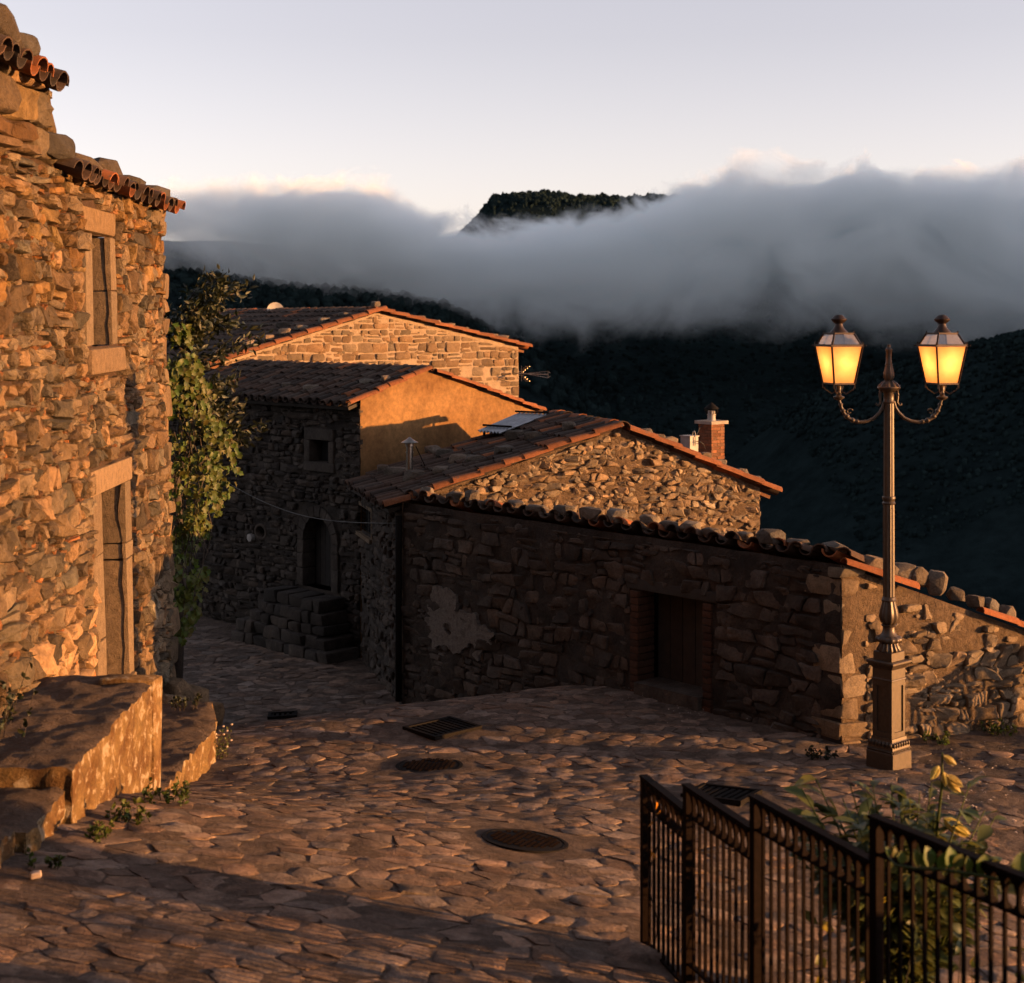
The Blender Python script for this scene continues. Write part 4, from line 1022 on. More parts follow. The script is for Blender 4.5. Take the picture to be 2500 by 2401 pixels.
def house_a():
    rs = np.random.RandomState(33)
    O = Vector((-5.54, 29.0, 0)); U = Vector((.8, .6, 0)); N = Vector((.6, -.8, 0)); D = Vector((-.6, .8, 0)); Lg = 7.1
    h = thing('stone_house', (-2.8, 32, -1.5), 'rear house with neat sunlit stone gable and pale mortar joints', 'house')
    g = Plane(O, U, N)
    top = lambda u: 3.40 + u * .277 if u < 3.46 else 4.36 - (u - 3.46) * (.74 / (Lg - 3.46))
    backing('gable_wall', h, g, 0, Lg, -1.5, lambda u: top(u) + .06, M['gable_mortar'], (), 0.1, 0.008)
    poly = [(0.0, 2.25), (Lg, 2.25), (Lg, 3.63), (3.46, 4.38), (0.0, 3.42)]
    it = courses(poly, .11, .21, .16, .40, .03, rs, (), .22, .25, .25, .03, .35)
    def tf(c, rs):
        t = np.array(grey(rs, .7, 1.3, .12)); return tuple(t * .6) if rs.rand() < .07 else tuple(t)
    lay(h, g, it, M['gable_stone'], 'stone', 'small_stones', 280, rs, (0.10, 0.006), 0.16, 0.15, 0.15, f=0.2, dmax=0.04, tint_fun=tf)
    a = O + U * .1 + D * .2; b = O + U * 7.0 + D * .2
    prism('core', [(p.x, p.y) for p in (a, b, b + D * 8, a + D * 8)], -3.5, [3.25, 3.45, 3.45, 3.25], M['void'], h)
    side = Plane(O + U * Lg, D, U); backing('side_wall', h, side, 0, 8, -3.0, lambda u: 3.58, M['gable_mortar'], (), .5, .01)
    ap = g.pt(3.46, 4.38); SL = Vector((U.x, U.y, .277)); SR = Vector((-U.x, -U.y, .74 / (Lg - 3.46)))
    e1 = zed(O, 3.42); e2 = zed(O + U * Lg, 3.64)
    slab_poly('roof', [e1 - SL * .3 + D * .06, ap + D * .06, ap + D * 8.2, e1 - SL * .3 + D * 8.2], .05, M['tile'], h)
    slab_poly('rear_roof', [e2 - SR * .2 + D * .06, e2 - SR * .2 + D * 8.2, ap + D * 8.2, ap + D * .06], .05, M['tile'], h)
    roof_tiles(h, e1 - SL * .33 - D * .08 + Vector((0, 0, .01)), D, SL, 30, 11, .26, .365, 0.04, 0.7, budget=240)
    roof_tiles(h, e2 - SR * .26 - D * .08 + Vector((0, 0, .01)), D, SR, 2, 11, .26, .365, 0.7, 1.0)
    ridge_tiles(h, ap - D * .1 + Vector((0, 0, .05)), ap + D * 7.8 + Vector((0, 0, .05)), .12, .45, .05)
    for k, px in enumerate((551, 586, 626, 667, 709, 751, 806, 859)):
        u = g.uv(px, 820)[0]; p = g.pt(u, top(u) + .14, -.16 - ru(0, .12))
        rock('roof_rock', p, ru(.10, .2), ru(.08, .12), ru(.05, .085), ru(0, 1.2), rs, '%s rock from the left along the left verge of the neat stone gable' % ORD[k], 'rock', 'rocks on the left verge of the neat gable', tone=(.8, 1.4))
    for k, px in enumerate((985, 1043, 1080, 1111, 1142, 1212, 1235)):
        u = g.uv(px, 800)[0]; p = g.pt(u, top(u) + .12, -.14 - ru(0, .08))
        rock('roof_rock', p, ru(.09, .2), ru(.07, .11), ru(.045, .075), ru(0, 1.2), rs, '%s rock below the ridge along the right verge of the neat stone gable' % ORD[k], 'rock', 'rocks on the right verge of the neat gable', tone=(.7, 1.3))
    NL = D.cross(SL).normalized(); NL = NL if NL.z > 0 else -NL
    for k, (px, py) in enumerate(((578, 800), (632, 804), (697, 799))):
        p = hit(px, py, e1 + NL * .12, NL)
        rock('roof_rock', p - Vector((0, 0, .03)), ru(.2, .28), ru(.12, .16), ru(.07, .1), ru(0, 1), rs, '%s dark flat rock from the left, high on the rear house roof' % ORD[k], 'rock', 'dark rocks on the rear roof', tone=(.25, .45))
    rk = g.pt(3.46, 4.52, -.05)
    rock('roof_rock', rk, .10, .12, .07, .4, rs, 'single rock capping the apex of the neat stone gable', 'rock', tone=(.7, 1.0))
    # satellite dish behind the ridge
    cpos = at(672, 760, 34.6); f = Vector((.35, -.93, .15)).normalized(); x = f.cross(Vector((0, 0, 1))).normalized(); y = x.cross(f)
    ds = thing('satellite_dish', cpos - Vector((0, 0, .5)), 'round white satellite dish peeping over the rear roof ridge', 'dish')
    V = []; F = []; nr, na = 5, 24
    for i in range(nr + 1):
        for k in range(na):
            r = .20 * i / nr; a = 2 * math.pi * k / na; V.append(cpos + x * r * math.cos(a) + y * r * math.sin(a) + f * (r * r * .9))
    for i in range(nr):
        for k in range(na): F.append((i * na + k, i * na + (k + 1) % na, (i + 1) * na + (k + 1) % na, (i + 1) * na + k))
    obj('reflector', V, F, M['white_paint'], ds, True)
    MB().bar(cpos + f * .1 - y * .08, cpos + f * .16 + y * .04, .025).build('feed_horn', M['black_iron'], ds)
    MB().tube([cpos - f * .02, cpos - f * .08 - Vector((0, 0, .1)), cpos - f * .08 - Vector((0, 0, .75))], .02, 8).build('mast', M['steel'], ds)
    # yagi aerial on the right corner
    ab = at(1266, 912, 33.0); ae = at(1338, 915, 32.7)
    an = thing('television_aerial', ab, 'small television aerial sticking out from the corner of the rear house', 'aerial')
    MB().bar(ab + Vector((-.1, .1, 0)), ae, .022).build('boom', M['steel'], an)
    fan = MB()
    up = Vector((0, 0, 1))
    for s_ in (-1, 1):
        fan.bar(ab + (ae - ab) * .2, ae + up * .07 * s_, .010); fan.bar(ae + up * .07 * s_, ae + Vector((.05, 0, .03 * s_)), .014)
    fan.bar(ae - up * .07, ae + up * .07, .016)
    fan.build('loop', M['steel'], an)
    el = MB()
    for k in range(4):
        for s_ in (-1, 1):
            b_ = ab + (ae - ab) * (.05 + .07 * k) + up * .0
            el.bar(b_ + up * (.03 + .03 * k) * s_ * 1.3 - Vector((.02, 0, 0)), b_ + up * (.03 + .03 * k) * s_ * 1.3 + Vector((.07, -.1, 0)), .012)
    el.bar(ab + (ae - ab) * .1 - up * .17, ab + (ae - ab) * .1 + up * .17, .014)
    el.build('reflector_rods', M['steel'], an)
    return g
AG = house_a()

def zinc_sheet():
    t = thing('corrugated_sheet', at(1250, 1040, 23.8), 'corrugated zinc sheet canopy between the ochre wall and mossy roof', 'sheet')
    a, b, c, d = at(1166, 1053, 23.35), at(1222, 1057, 23.0), at(1340, 1012, 23.9), at(1268, 1009, 24.35)
    V = []; F = []; nu, nv = 40, 6; up = (b - a).cross(d - a).normalized(); up = up if up.z > 0 else -up
    for j in range(nv + 1):
        for i in range(nu + 1):
            u = i / nu; v = j / nv
            V.append(a.lerp(b, u).lerp(d.lerp(c, u), v) + up * .018 * math.sin(u * 2 * math.pi * 7))
    for j in range(nv):
        for i in range(nu): k = j * (nu + 1) + i; F.append((k, k + 1, k + nu + 2, k + nu + 1))
    n = len(V); V += [v - up * .006 for v in V]; F += [tuple(x + n for x in reversed(f)) for f in F]
    obj('sheet', V, F, M['zinc'], t, True)
    MB().bar(a.lerp(d, .2) + up * .035 - (b - a) * .12, b.lerp(c, .2) + up * .035 + (b - a) * .05, .03).build('batten', M['black_iron'], t)
    MB().bar(a.lerp(d, .97) + up * .035 - (b - a) * .1, b.lerp(c, .97) + up * .035 + (b - a) * .05, .03).build('batten', M['black_iron'], t)
    for p in (b.lerp(c, .15), a.lerp(d, .15), b.lerp(c, .9), a.lerp(d, .9)):
        MB().bar(p - up * .02, p - Vector((0, 0, .5)), .03).build('support', M['black_iron'], t)
    q = at(1313, 1030, 23.75)
    MB().lathe(q, [(.04, -.03), (.05, 0), (.04, .03)], 12).build('pipe_end', M['white_paint'], t, True)
zinc_sheet()

def shed():
    rs = np.random.RandomState(77)
    h = thing('stone_shed', (2.5, 18, -.5), 'low shaded stone shed with rock weighted tiled top beside the street lamp', 'shed')
    w = Plane(C0, DD, DN); L = (P0 - C0).length
    TOP = 1.78
    a = w.uv(1562, 1440); b = w.uv(1718, 1673)
    door = (min(a[0], b[0]), max(a[0], b[0]), min(a[1], b[1]) - .15, max(a[1], b[1]))
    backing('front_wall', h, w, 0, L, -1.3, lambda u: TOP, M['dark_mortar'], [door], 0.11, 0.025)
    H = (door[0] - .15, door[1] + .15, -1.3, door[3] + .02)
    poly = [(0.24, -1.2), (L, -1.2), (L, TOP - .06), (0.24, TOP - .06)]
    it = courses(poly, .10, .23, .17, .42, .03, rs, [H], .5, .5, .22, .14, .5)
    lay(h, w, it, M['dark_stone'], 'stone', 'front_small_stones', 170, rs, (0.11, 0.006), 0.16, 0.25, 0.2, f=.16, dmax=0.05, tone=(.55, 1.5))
    # right hand face, sunlit
    r = Plane(C0, (.95, .31, 0), (.31, -.95, 0)); rt = lambda u: TOP - .364 * u
    backing('side_wall', h, r, 0, 3.3, -.6, rt, M['rough_mortar'], (), 0.07, 0.02)
    poly = [(0.26, -.4), (3.2, -.4), (3.2, rt(3.2) - .05), (0.26, rt(.26) - .05)]
    it = courses(poly, .09, .2, .13, .34, .03, rs, (), .5, .6, .25, .08, .5)
    keep = []
    for c, q in it:
        cu = sum(p[0] for p in c) / len(c); cv = sum(p[1] for p in c) / len(c)
        if cv > .75 and rs.rand() < .42: continue
        keep.append((c, q))
    lay(h, r, keep, M['rough_stone'], 'stone', 'side_small_stones', 90, rs, (0.2, 0.005), 0.2, 0.35, 0.22, dmax=0.05, tone=(.65, 1.4))
    # corner stones wrap both faces
    v = -.5
    while v < TOP - .1:
        hh = rs.uniform(.12, .29); e = min(v + hh, TOP - .02); ln = rs.uniform(.14, .44); lr = rs.uniform(.12, .36)
        V = []; J = lambda: rs.uniform(-.03, .03)
        n_ = .012
        pts = [C0 + DD * ln + DN * n_, C0 + (DN + r.N).normalized() * .015, C0 + r.U * lr + r.N * n_, C0 + r.U * lr - r.N * .1, C0 + DD * ln - DN * .1]
        bm = bmesh.new(); vs = [bm.verts.new(Vector((p.x + J(), p.y + J(), v + .01 + J() * .6))) for p in pts] + [bm.verts.new(Vector((p.x + J(), p.y + J(), e - .01 + J() * .6))) for p in pts]
        bm.faces.new(vs[4::-1]); bm.faces.new(vs[5:])
        for k in range(5): bm.faces.new((vs[k], vs[(k + 1) % 5], vs[5 + (k + 1) % 5], vs[5 + k]))
        bmesh.ops.bevel(bm, geom=bm.edges[:], offset=.03, segments=2, affect='EDGES', profile=.6); bm.verts.index_update()
        obj('corner_stone', [x.co.copy() for x in bm.verts], [tuple(x.index for x in f.verts) for f in bm.faces], M['rough_stone'], h, True, grey(rs, .7, 1.3, .08), 40); bm.free()
        v = e
    # doorway: brick jambs, lintel, wooden door set back
    for (x0, x1) in ((door[0] - .13, door[0]), (door[1], door[1] + .13)):
        v = -1.0
        while v < door[3] - .02:
            rough_block('brick', w, x0 + .004, x1 - .004, v + .004, min(v + .075, door[3]), -.25, .03 + rs.uniform(-.006, .006), M['brick'], h, rs, .004, .008, grey(rs, .2, .4, .1)); v += .08  # brick tint lowered: doorway shade put into the colour
    rough_block('lintel', w, door[0] - .2, door[1] + .2, door[3] + .005, door[3] + .13, -.3, .02, M['dark_wood'], h, rs, .01, .015)
    dm = MB(); n = 5
    for k in range(n):
        a_ = door[0] + (door[1] - door[0]) * k / n; b_ = door[0] + (door[1] - door[0]) * (k + 1) / n
        quad_box(w, a_ + .005, b_ - .005, door[2] - .5, door[3], -.34, -.30, dm, grey(rs, .7, 1.2))
    dm.build('door', M['dark_wood'], h)
    mb = MB(); quad_box(w, door[0], door[1], door[2] - .6, door[2] + .03, -.30, .10, mb); mb.build('threshold', M['dark_stone'], h)
    # pale remains of plaster on the front
    def patch(name, px, py, ru_, rv_, seed, n_=.05):
        cu, cv = w.uv(px, py); V = []; F = []; nu, nv = 46, 46
        ids = {}
        for j in range(nv + 1):
            for i in range(nu + 1):
                u = (i / nu * 2 - 1); v = (j / nv * 2 - 1); p = w.pt(cu + u * ru_, cv + v * rv_)
                q = u * u + v * v + 1.15 * noise.fractal(Vector((p.x * 2.3, p.z * 2.3, seed)), 1.0, 2.0, 5) 
                q += .5 * noise.noise(Vector((p.x * 9, p.z * 9, seed)))
                if q < .62: ids[(i, j)] = len(V); V.append(p + w.N * (n_ + .012 * noise.noise(p * 7) + .006 * noise.noise(p * 22)))
        for j in range(nv):
            for i in range(nu):
                k = [(i, j), (i + 1, j), (i + 1, j + 1), (i, j + 1)]
                k = [ids[x] for x in k if x in ids]
                if len(k) >= 3: F.append(tuple(k))
        if F:
            m = len(V); V2 = V + [p - w.N * .06 for p in V]
            edge = {}
            for f in F:
                for q in range(len(f)): e = (f[q], f[(q + 1) % len(f)]); edge[e] = 1
            Fs = [(e[1], e[0], e[0] + m, e[1] + m) for e in edge if (e[1], e[0]) not in edge]
            obj(name, V2, F + Fs, M['white_plaster'], h, True, None, 40)
    patch('plaster_patch', 1120, 1530, .75, .48, 2.0)
    E1 = C0 + r.U * 3.3
    prism('core', [(p.x, p.y) for p in (C0 + r.U * .62 - r.N * .12 - DN * .4, E1 - r.N * .1, R0 + Vector((.1, 0, 0)), P0 - DN * .4)], -1.6, [1.1, .4, -.25, 1.45], M['void'], h)
    fall = Vector((-DN.x, -DN.y, -.4))
    def rz(p): return TOP + .01 - .4 * max(-.3, (p - C0).dot(-DN))
    rp = [C0 - DN * .12 + r.U * .1, E1 + r.N * .0, R0 + Vector((.15, -.02, 0)), P0 - DN * .12]
    slab_poly('roof', [zed(p, rz(p)) for p in rp], .05, M['tile'], h)
    # top row of tiles along the wall: their upper ends show as a wavy line
    Sx = -fall.normalized()
    ncol = 26; pitch = L / (ncol - .6)
    base = zed(C0 + DD * .02, TOP + .03) - Sx * (.42 * 2 - .03)
    roof_tiles(h, base, DD, Sx, ncol, 2, pitch, .36, .25, 1.6, verge=False)
    # verge tiles down the side wall
    vd = Vector((r.U.x, r.U.y, -.364)).normalized(); X = vd.cross(Vector((0, 0, 1))).normalized(); Z = X.cross(vd).normalized()
    for k in range(8):
        p = C0 + r.U * (.02 + .40 * k); p = zed(p, rt(.02 + .40 * k) + .035) + r.N * .02
        kk = ru(.9, 1.5)
        if k in (2, 3): continue
        put_tile(h, p + vd * .44, X, (-vd + Z * -.04 + r.N * ru(-.05, .05)).normalized(), Z, .085, .45, (kk * 1.15, kk * .85, kk * .6))
    # rocks along the top
    pxs = [(1018, .10, .08, .06), (1088, .16, .10, .085), (1128, .12, .09, .08), (1178, .18, .08, .05), (1238, .13, .09, .06), (1292, .18, .09, .06), (1355, .14, .09, .06), (1425, .2, .1, .075), (1488, .16, .11, .09), (1560, .13, .1, .085), (1612, .14, .09, .075), (1662, .13, .1, .09), (1715, .13, .09, .06), (1792, .12, .09, .06), (1862, .19, .12, .085), (1925, .16, .1, .055), (2012, .20, .12, .06)]
    for k, (px, sx, sy, sz) in enumerate(pxs):
        u = w.uv(px, 1290)[0]; p = w.pt(u, TOP + .10, -.12 - ru(0, .06)); p.z = TOP + .085
        rock('roof_rock', p, sx * ru(.8, 1.15), sy * ru(.8, 1.1), sz * ru(.7, 1.15), math.atan2(DD.y, DD.x) + ru(-.6, .6), rs, '%s rock from the left on the wavy tile top of the dark shed wall' % ORD[k], 'rock', 'rocks along the top of the dark shed wall', tone=(.6, 1.3))
    lst = [(2143, .16, .1, .075), (2193, .09, .09, .06), (2216, .12, .1, .09), (2256, .14, .11, .10), (2300, .12, .12, .13), (2348, .13, .1, .09), (2394, .10, .1, .085), (2432, .09, .1, .085), (2472, .10, .1, .085)]
    for k, (px, sx, sy, sz) in enumerate(lst):
        u = r.uv(px, 1430)[0]; p = r.pt(u, 0, -.1); p.z = rt(u) + .05
        kx = ru(.75, 1.2); p.z -= ru(0, .02)
        rock('roof_rock', p, sx * kx * ru(.85, 1.2), sy * ru(.7, 1.2), sz * kx, .3 + ru(-.7, .7), rs, '%s rock from the corner down the sloping verge right of the lamp' % ORD[k], 'rock', 'rocks on the sloping verge right of the lamp', tone=(.6, 1.3), lean=ru(.1, .55))
    return w, r
SW, SR_ = shed()

def cable():
    a = BW.pt(*BW.uv(545, 1165), .1); b = P0 + Vector((-.1, -.05, 0)); b = zed(b, EYE - (1278 - HOR) / FPX * 20.45)
    pts = [a.lerp(b, t / 16) - Vector((0, 0, .25 * math.sin(math.pi * t / 16))) for t in range(17)]
    tag(MB().tube(pts, .006, 5).build('overhead_cable', M['cable'], None, True), 'thin pale cable sagging across the dark alley front', 'cable')
cable()

# ------------------------------------------------------------------ paving, covers and grates
def ground_pt(px, py):
    """where a photo pixel meets the street"""
    d = Vector(((px - 1250) / FPX, 1, -(py - HOR) / FPX)); o = Vector((0, 0, EYE)); t = 5.0
    while t < 40:
        p = o + d * t
        if p.z < street_h(p.x, p.y): return Vector((p.x, p.y, street_h(p.x, p.y)))
        t += .02
    return o + d * 14
def frame_at(p, ang):
    e = .15; hx = (street_h(p.x + e, p.y) - street_h(p.x - e, p.y)) / (2 * e); hy = (street_h(p.x, p.y + e) - street_h(p.x, p.y - e)) / (2 * e)
    N = Vector((-hx, -hy, 1)).normalized(); X = Vector((math.cos(ang), math.sin(ang), 0)); X = (X - N * X.dot(N)).normalized(); Y = N.cross(X)
    return X, Y, N
covers = []
def manhole(px, py, r, label, seed):
    rs = np.random.RandomState(seed); p = ground_pt(px, py); X, Y, N = frame_at(p, rs.uniform(0, 1)); p = p - N * .006
    t = thing('manhole_cover', p, label, 'manhole cover', 'round manhole covers in the street')
    def ring(profile, name, mat, n=40):
        V = []; F = []
        for (rr, z) in profile:
            for k in range(n): a = 2 * math.pi * k / n; V.append(p + X * rr * math.cos(a) + Y * rr * math.sin(a) + N * z)
        for i in range(len(profile) - 1):
            for k in range(n): F.append((i * n + k, i * n + (k + 1) % n, (i + 1) * n + (k + 1) % n, (i + 1) * n + k))
        if profile[-1][0] < r * .99 and name == 'plate': F.append(tuple((len(profile) - 1) * n + k for k in range(n)))
        obj(name, V, F, mat, t, True, None, 30)
    ring([(r, -.05), (r, .004), (r - .03, .006), (r - .034, -.006)], 'rim', M['black_iron'])
    ring([(r - .04, -.03), (r - .04, .002), (r - .05, .004), (.02, .006)], 'plate', M['black_iron'])
    mb = MB(); s = .052
    for i in range(-12, 13):
        for j in range(-12, 13):
            x, y = i * s + (s / 2 if j % 2 else 0), j * s * .8
            if x * x + y * y < (r - .075) ** 2 and rs.rand() < .93:
                mb.box(p + X * x + Y * y + N * .0105, X * .016, Y * .008, N * .0055)
    mb.build('raised_studs', M['iron'], t)
    covers.append((p.x, p.y, r + .02))
manhole(1048, 1868, .32, 'round studded manhole cover nearest the square drain', 2)
manhole(1282, 2050, .32, 'round studded manhole cover nearest the iron fence', 5)
def grate(px, py, hw, hd, ang, label, bars, seed):
    p = ground_pt(px, py); X, Y, N = frame_at(p, ang); p = p + N * .008
    t = thing('drain_grate', p, label, 'grate', 'square drain grates in the street')
    f = MB()
    for s in (-1, 1):
        f.box(p + X * hw * s, X * .02, Y * (hd + .02), N * .02); f.box(p + Y * hd * s, X * (hw - .0205), Y * .02, N * .019)
    f.build('frame', M['black_iron'], t)
    for k in range(bars):
        u = -hw + 2 * hw * (k + .5) / bars
        MB().box(p + X * u - N * .004, X * (hw / bars * .55), Y * (hd - .021), N * .012).build('bar', M['black_iron'], t)
    MB().box(p - N * .028, X * hw * 1.02, Y * hd * 1.02, N * .006).build('pit', M['void'], t)
    covers.append((p.x, p.y, max(hw, hd) * 1.25))
grate(1080, 1780, .30, .24, .75, 'dark square drain grate in the shaded paving', 9, 1)
grate(1762, 1942, .26, .22, -.55, 'square drain grate just behind the iron fence', 8, 2)
grate(690, 1748, .17, .12, .1, 'small dark drain grate at the alley mouth', 5, 3)

def paving():
    rs = np.random.RandomState(90)
    poly = [(-3.1, 6.4), (4.9, 6.4), (6.2, 15.7), (3.2, 15.0), (-1.45, 20.3), (-2.4, 23.2), (-5.6, 26.0), (-7.5, 25.0), (-3.6, 17.5), (-2.8, 15.5)]
    hull = [(-7.6, 6.3), (6.3, 6.3), (6.3, 26.2), (-7.6, 26.2)]
    def inpoly(x, y):
        c = False; j = len(poly) - 1
        for i in range(len(poly)):
            a, b = poly[i], poly[j]
            if (a[1] > y) != (b[1] > y) and x < (b[0] - a[0]) * (y - a[1]) / (b[1] - a[1]) + a[0]: c = not c
            j = i
        return c
    S = darts(hull, 0.04, 0.125, 1.15, 50000, rs, 0.83, (), 1.15)
    S = np.array([s for s in S if inpoly(s[0], s[1]) and not any(math.hypot(s[0] - c[0], s[1] - c[1]) < c[2] + s[2] * .3 for c in covers)])
    it = cells(hull, S, 0.010, rs, (), 1.15, .9)
    out = []
    for c, r in it:
        if area(c) > .22: continue
        if any(math.hypot(p[0] - k[0], p[1] - k[1]) < k[2] * .98 for p in c for k in covers): continue
        cx = sum(p[0] for p in c) / len(c); cyy = sum(p[1] for p in c) / len(c)
        if cx > 3.9 and rs.rand() < .55: continue
        if rs.rand() < .13: continue
        out.append((c, r))
    lay(street, None, out, M['paving'], 'paving_stone', 'small_paving', 300, rs, (0.022, 0.004), 0.12, 0.045, 0.5, (0.65, 1.35), .10, .16, zfun=lambda x, y: street_h(x, y) - .014, dmax=.017)
paving()
def kerb_and_petals():
    rs = np.random.RandomState(12)
    mb = MB()
    def petals(cpx, cpy, sx, sy, n, lo, hi):
        for k in range(n):
            p = ground_pt(cpx + rs.normal() * sx, cpy + rs.normal() * sy); a = rs.uniform(0, 6); r = rs.uniform(lo, hi)
            X, Y, N = frame_at(p, a); q = p + N * .022
            V = [q + X * r, q + Y * r * .55 + N * r * rs.uniform(.2, .8), q - X * r, q - Y * r * .5 + N * r * rs.uniform(.1, .5), q + N * r * .35]
            mb.add(V, [(0, 1, 4), (1, 2, 4), (2, 3, 4), (3, 0, 4)], grey(rs, .6, 1.2, .1))
    petals(2360, 1930, 75, 55, 130, .008, .022); petals(2250, 1960, 60, 40, 50, .008, .02)
    petals(1700, 1745, 45, 28, 60, .006, .014); petals(1560, 1700, 50, 12, 45, .006, .012); petals(620, 1850, 60, 30, 14, .006, .012)
    tag(mb.build('fallen_petals', M['petal']), 'pale fallen petals scattered over the street by the lamp', 'petals', kind='stuff')
kerb_and_petals()

# ------------------------------------------------------------------ lamp post
LP = Vector((3.578, 14.39, 0))
def glass_mat():
    m = bpy.data.materials.new('frosted_amber_glass'); m.use_nodes = True
    n = m.node_tree.nodes; l = m.node_tree.links; n.clear()
    out = n.new('ShaderNodeOutputMaterial'); t = n.new('ShaderNodeBsdfTranslucent'); d = n.new('ShaderNodeBsdfPrincipled'); mx = n.new('ShaderNodeMixShader')
    pos = n.new('ShaderNodeNewGeometry').outputs['Position']; nz = noise_node(n, l, pos, 9, 4, .6)
    rp = ramp(n, l, nz.outputs['Fac'], [(.3, (.86, .42, .15)), (.7, (.96, .54, .23))])
    l.new(rp.outputs['Color'], t.inputs['Color']); d.inputs['Base Color'].default_value = (.42, .27, .13, 1); d.inputs['Roughness'].default_value = .35
    mx.inputs[0].default_value = .3; l.new(t.outputs[0], mx.inputs[1]); l.new(d.outputs[0], mx.inputs[2])
    rf = n.new('ShaderNodeBsdfRefraction'); rf.inputs['Color'].default_value = (1, .9, .72, 1); rf.inputs['Roughness'].default_value = .8; rf.inputs['IOR'].default_value = 1.3
    m2 = n.new('ShaderNodeMixShader'); m2.inputs[0].default_value = .0; l.new(mx.outputs[0], m2.inputs[1]); l.new(rf.outputs[0], m2.inputs[2]); l.new(m2.outputs[0], out.inputs['Surface'])
    return m
def clear_glass():
    m = bpy.data.materials.new('dusty_glass'); m.use_nodes = True
    n = m.node_tree.nodes; l = m.node_tree.links; n.clear()
    out = n.new('ShaderNodeOutputMaterial'); g = n.new('ShaderNodeBsdfGlossy'); t = n.new('ShaderNodeBsdfTransparent'); d = n.new('ShaderNodeBsdfTranslucent'); a = n.new('ShaderNodeMixShader'); b = n.new('ShaderNodeMixShader')
    g.inputs['Roughness'].default_value = .12; g.inputs['Color'].default_value = (.8, .8, .8, 1); t.inputs['Color'].default_value = (.75, .72, .68, 1); d.inputs['Color'].default_value = (.5, .42, .34, 1)
    a.inputs[0].default_value = .35; l.new(t.outputs[0], a.inputs[1]); l.new(d.outputs[0], a.inputs[2])
    b.inputs[0].default_value = .22; l.new(a.outputs[0], b.inputs[1]); l.new(g.outputs[0], b.inputs[2]); l.new(b.outputs[0], out.inputs['Surface'])
    return m
M['amber'] = glass_mat(); M['roof_glass'] = clear_glass()
def sq(c, s, z, th):
    """four corners of a square of side s turned by th"""
    r = s / math.sqrt(2); return [Vector((c.x + r * math.cos(th + math.pi / 4 + k * math.pi / 2), c.y + r * math.sin(th + math.pi / 4 + k * math.pi / 2), z)) for k in range(4)]
def loft(mb, rings, t=(1, 1, 1)):
    V = [p for r in rings for p in r]; n = len(rings[0]); F = [tuple(range(n - 1, -1, -1)), tuple(len(V) - n + k for k in range(n))]
    for i in range(len(rings) - 1):
        for k in range(n): F.append((i * n + k, i * n + (k + 1) % n, (i + 1) * n + (k + 1) % n, (i + 1) * n + k))
    return mb.add(V, F, t)
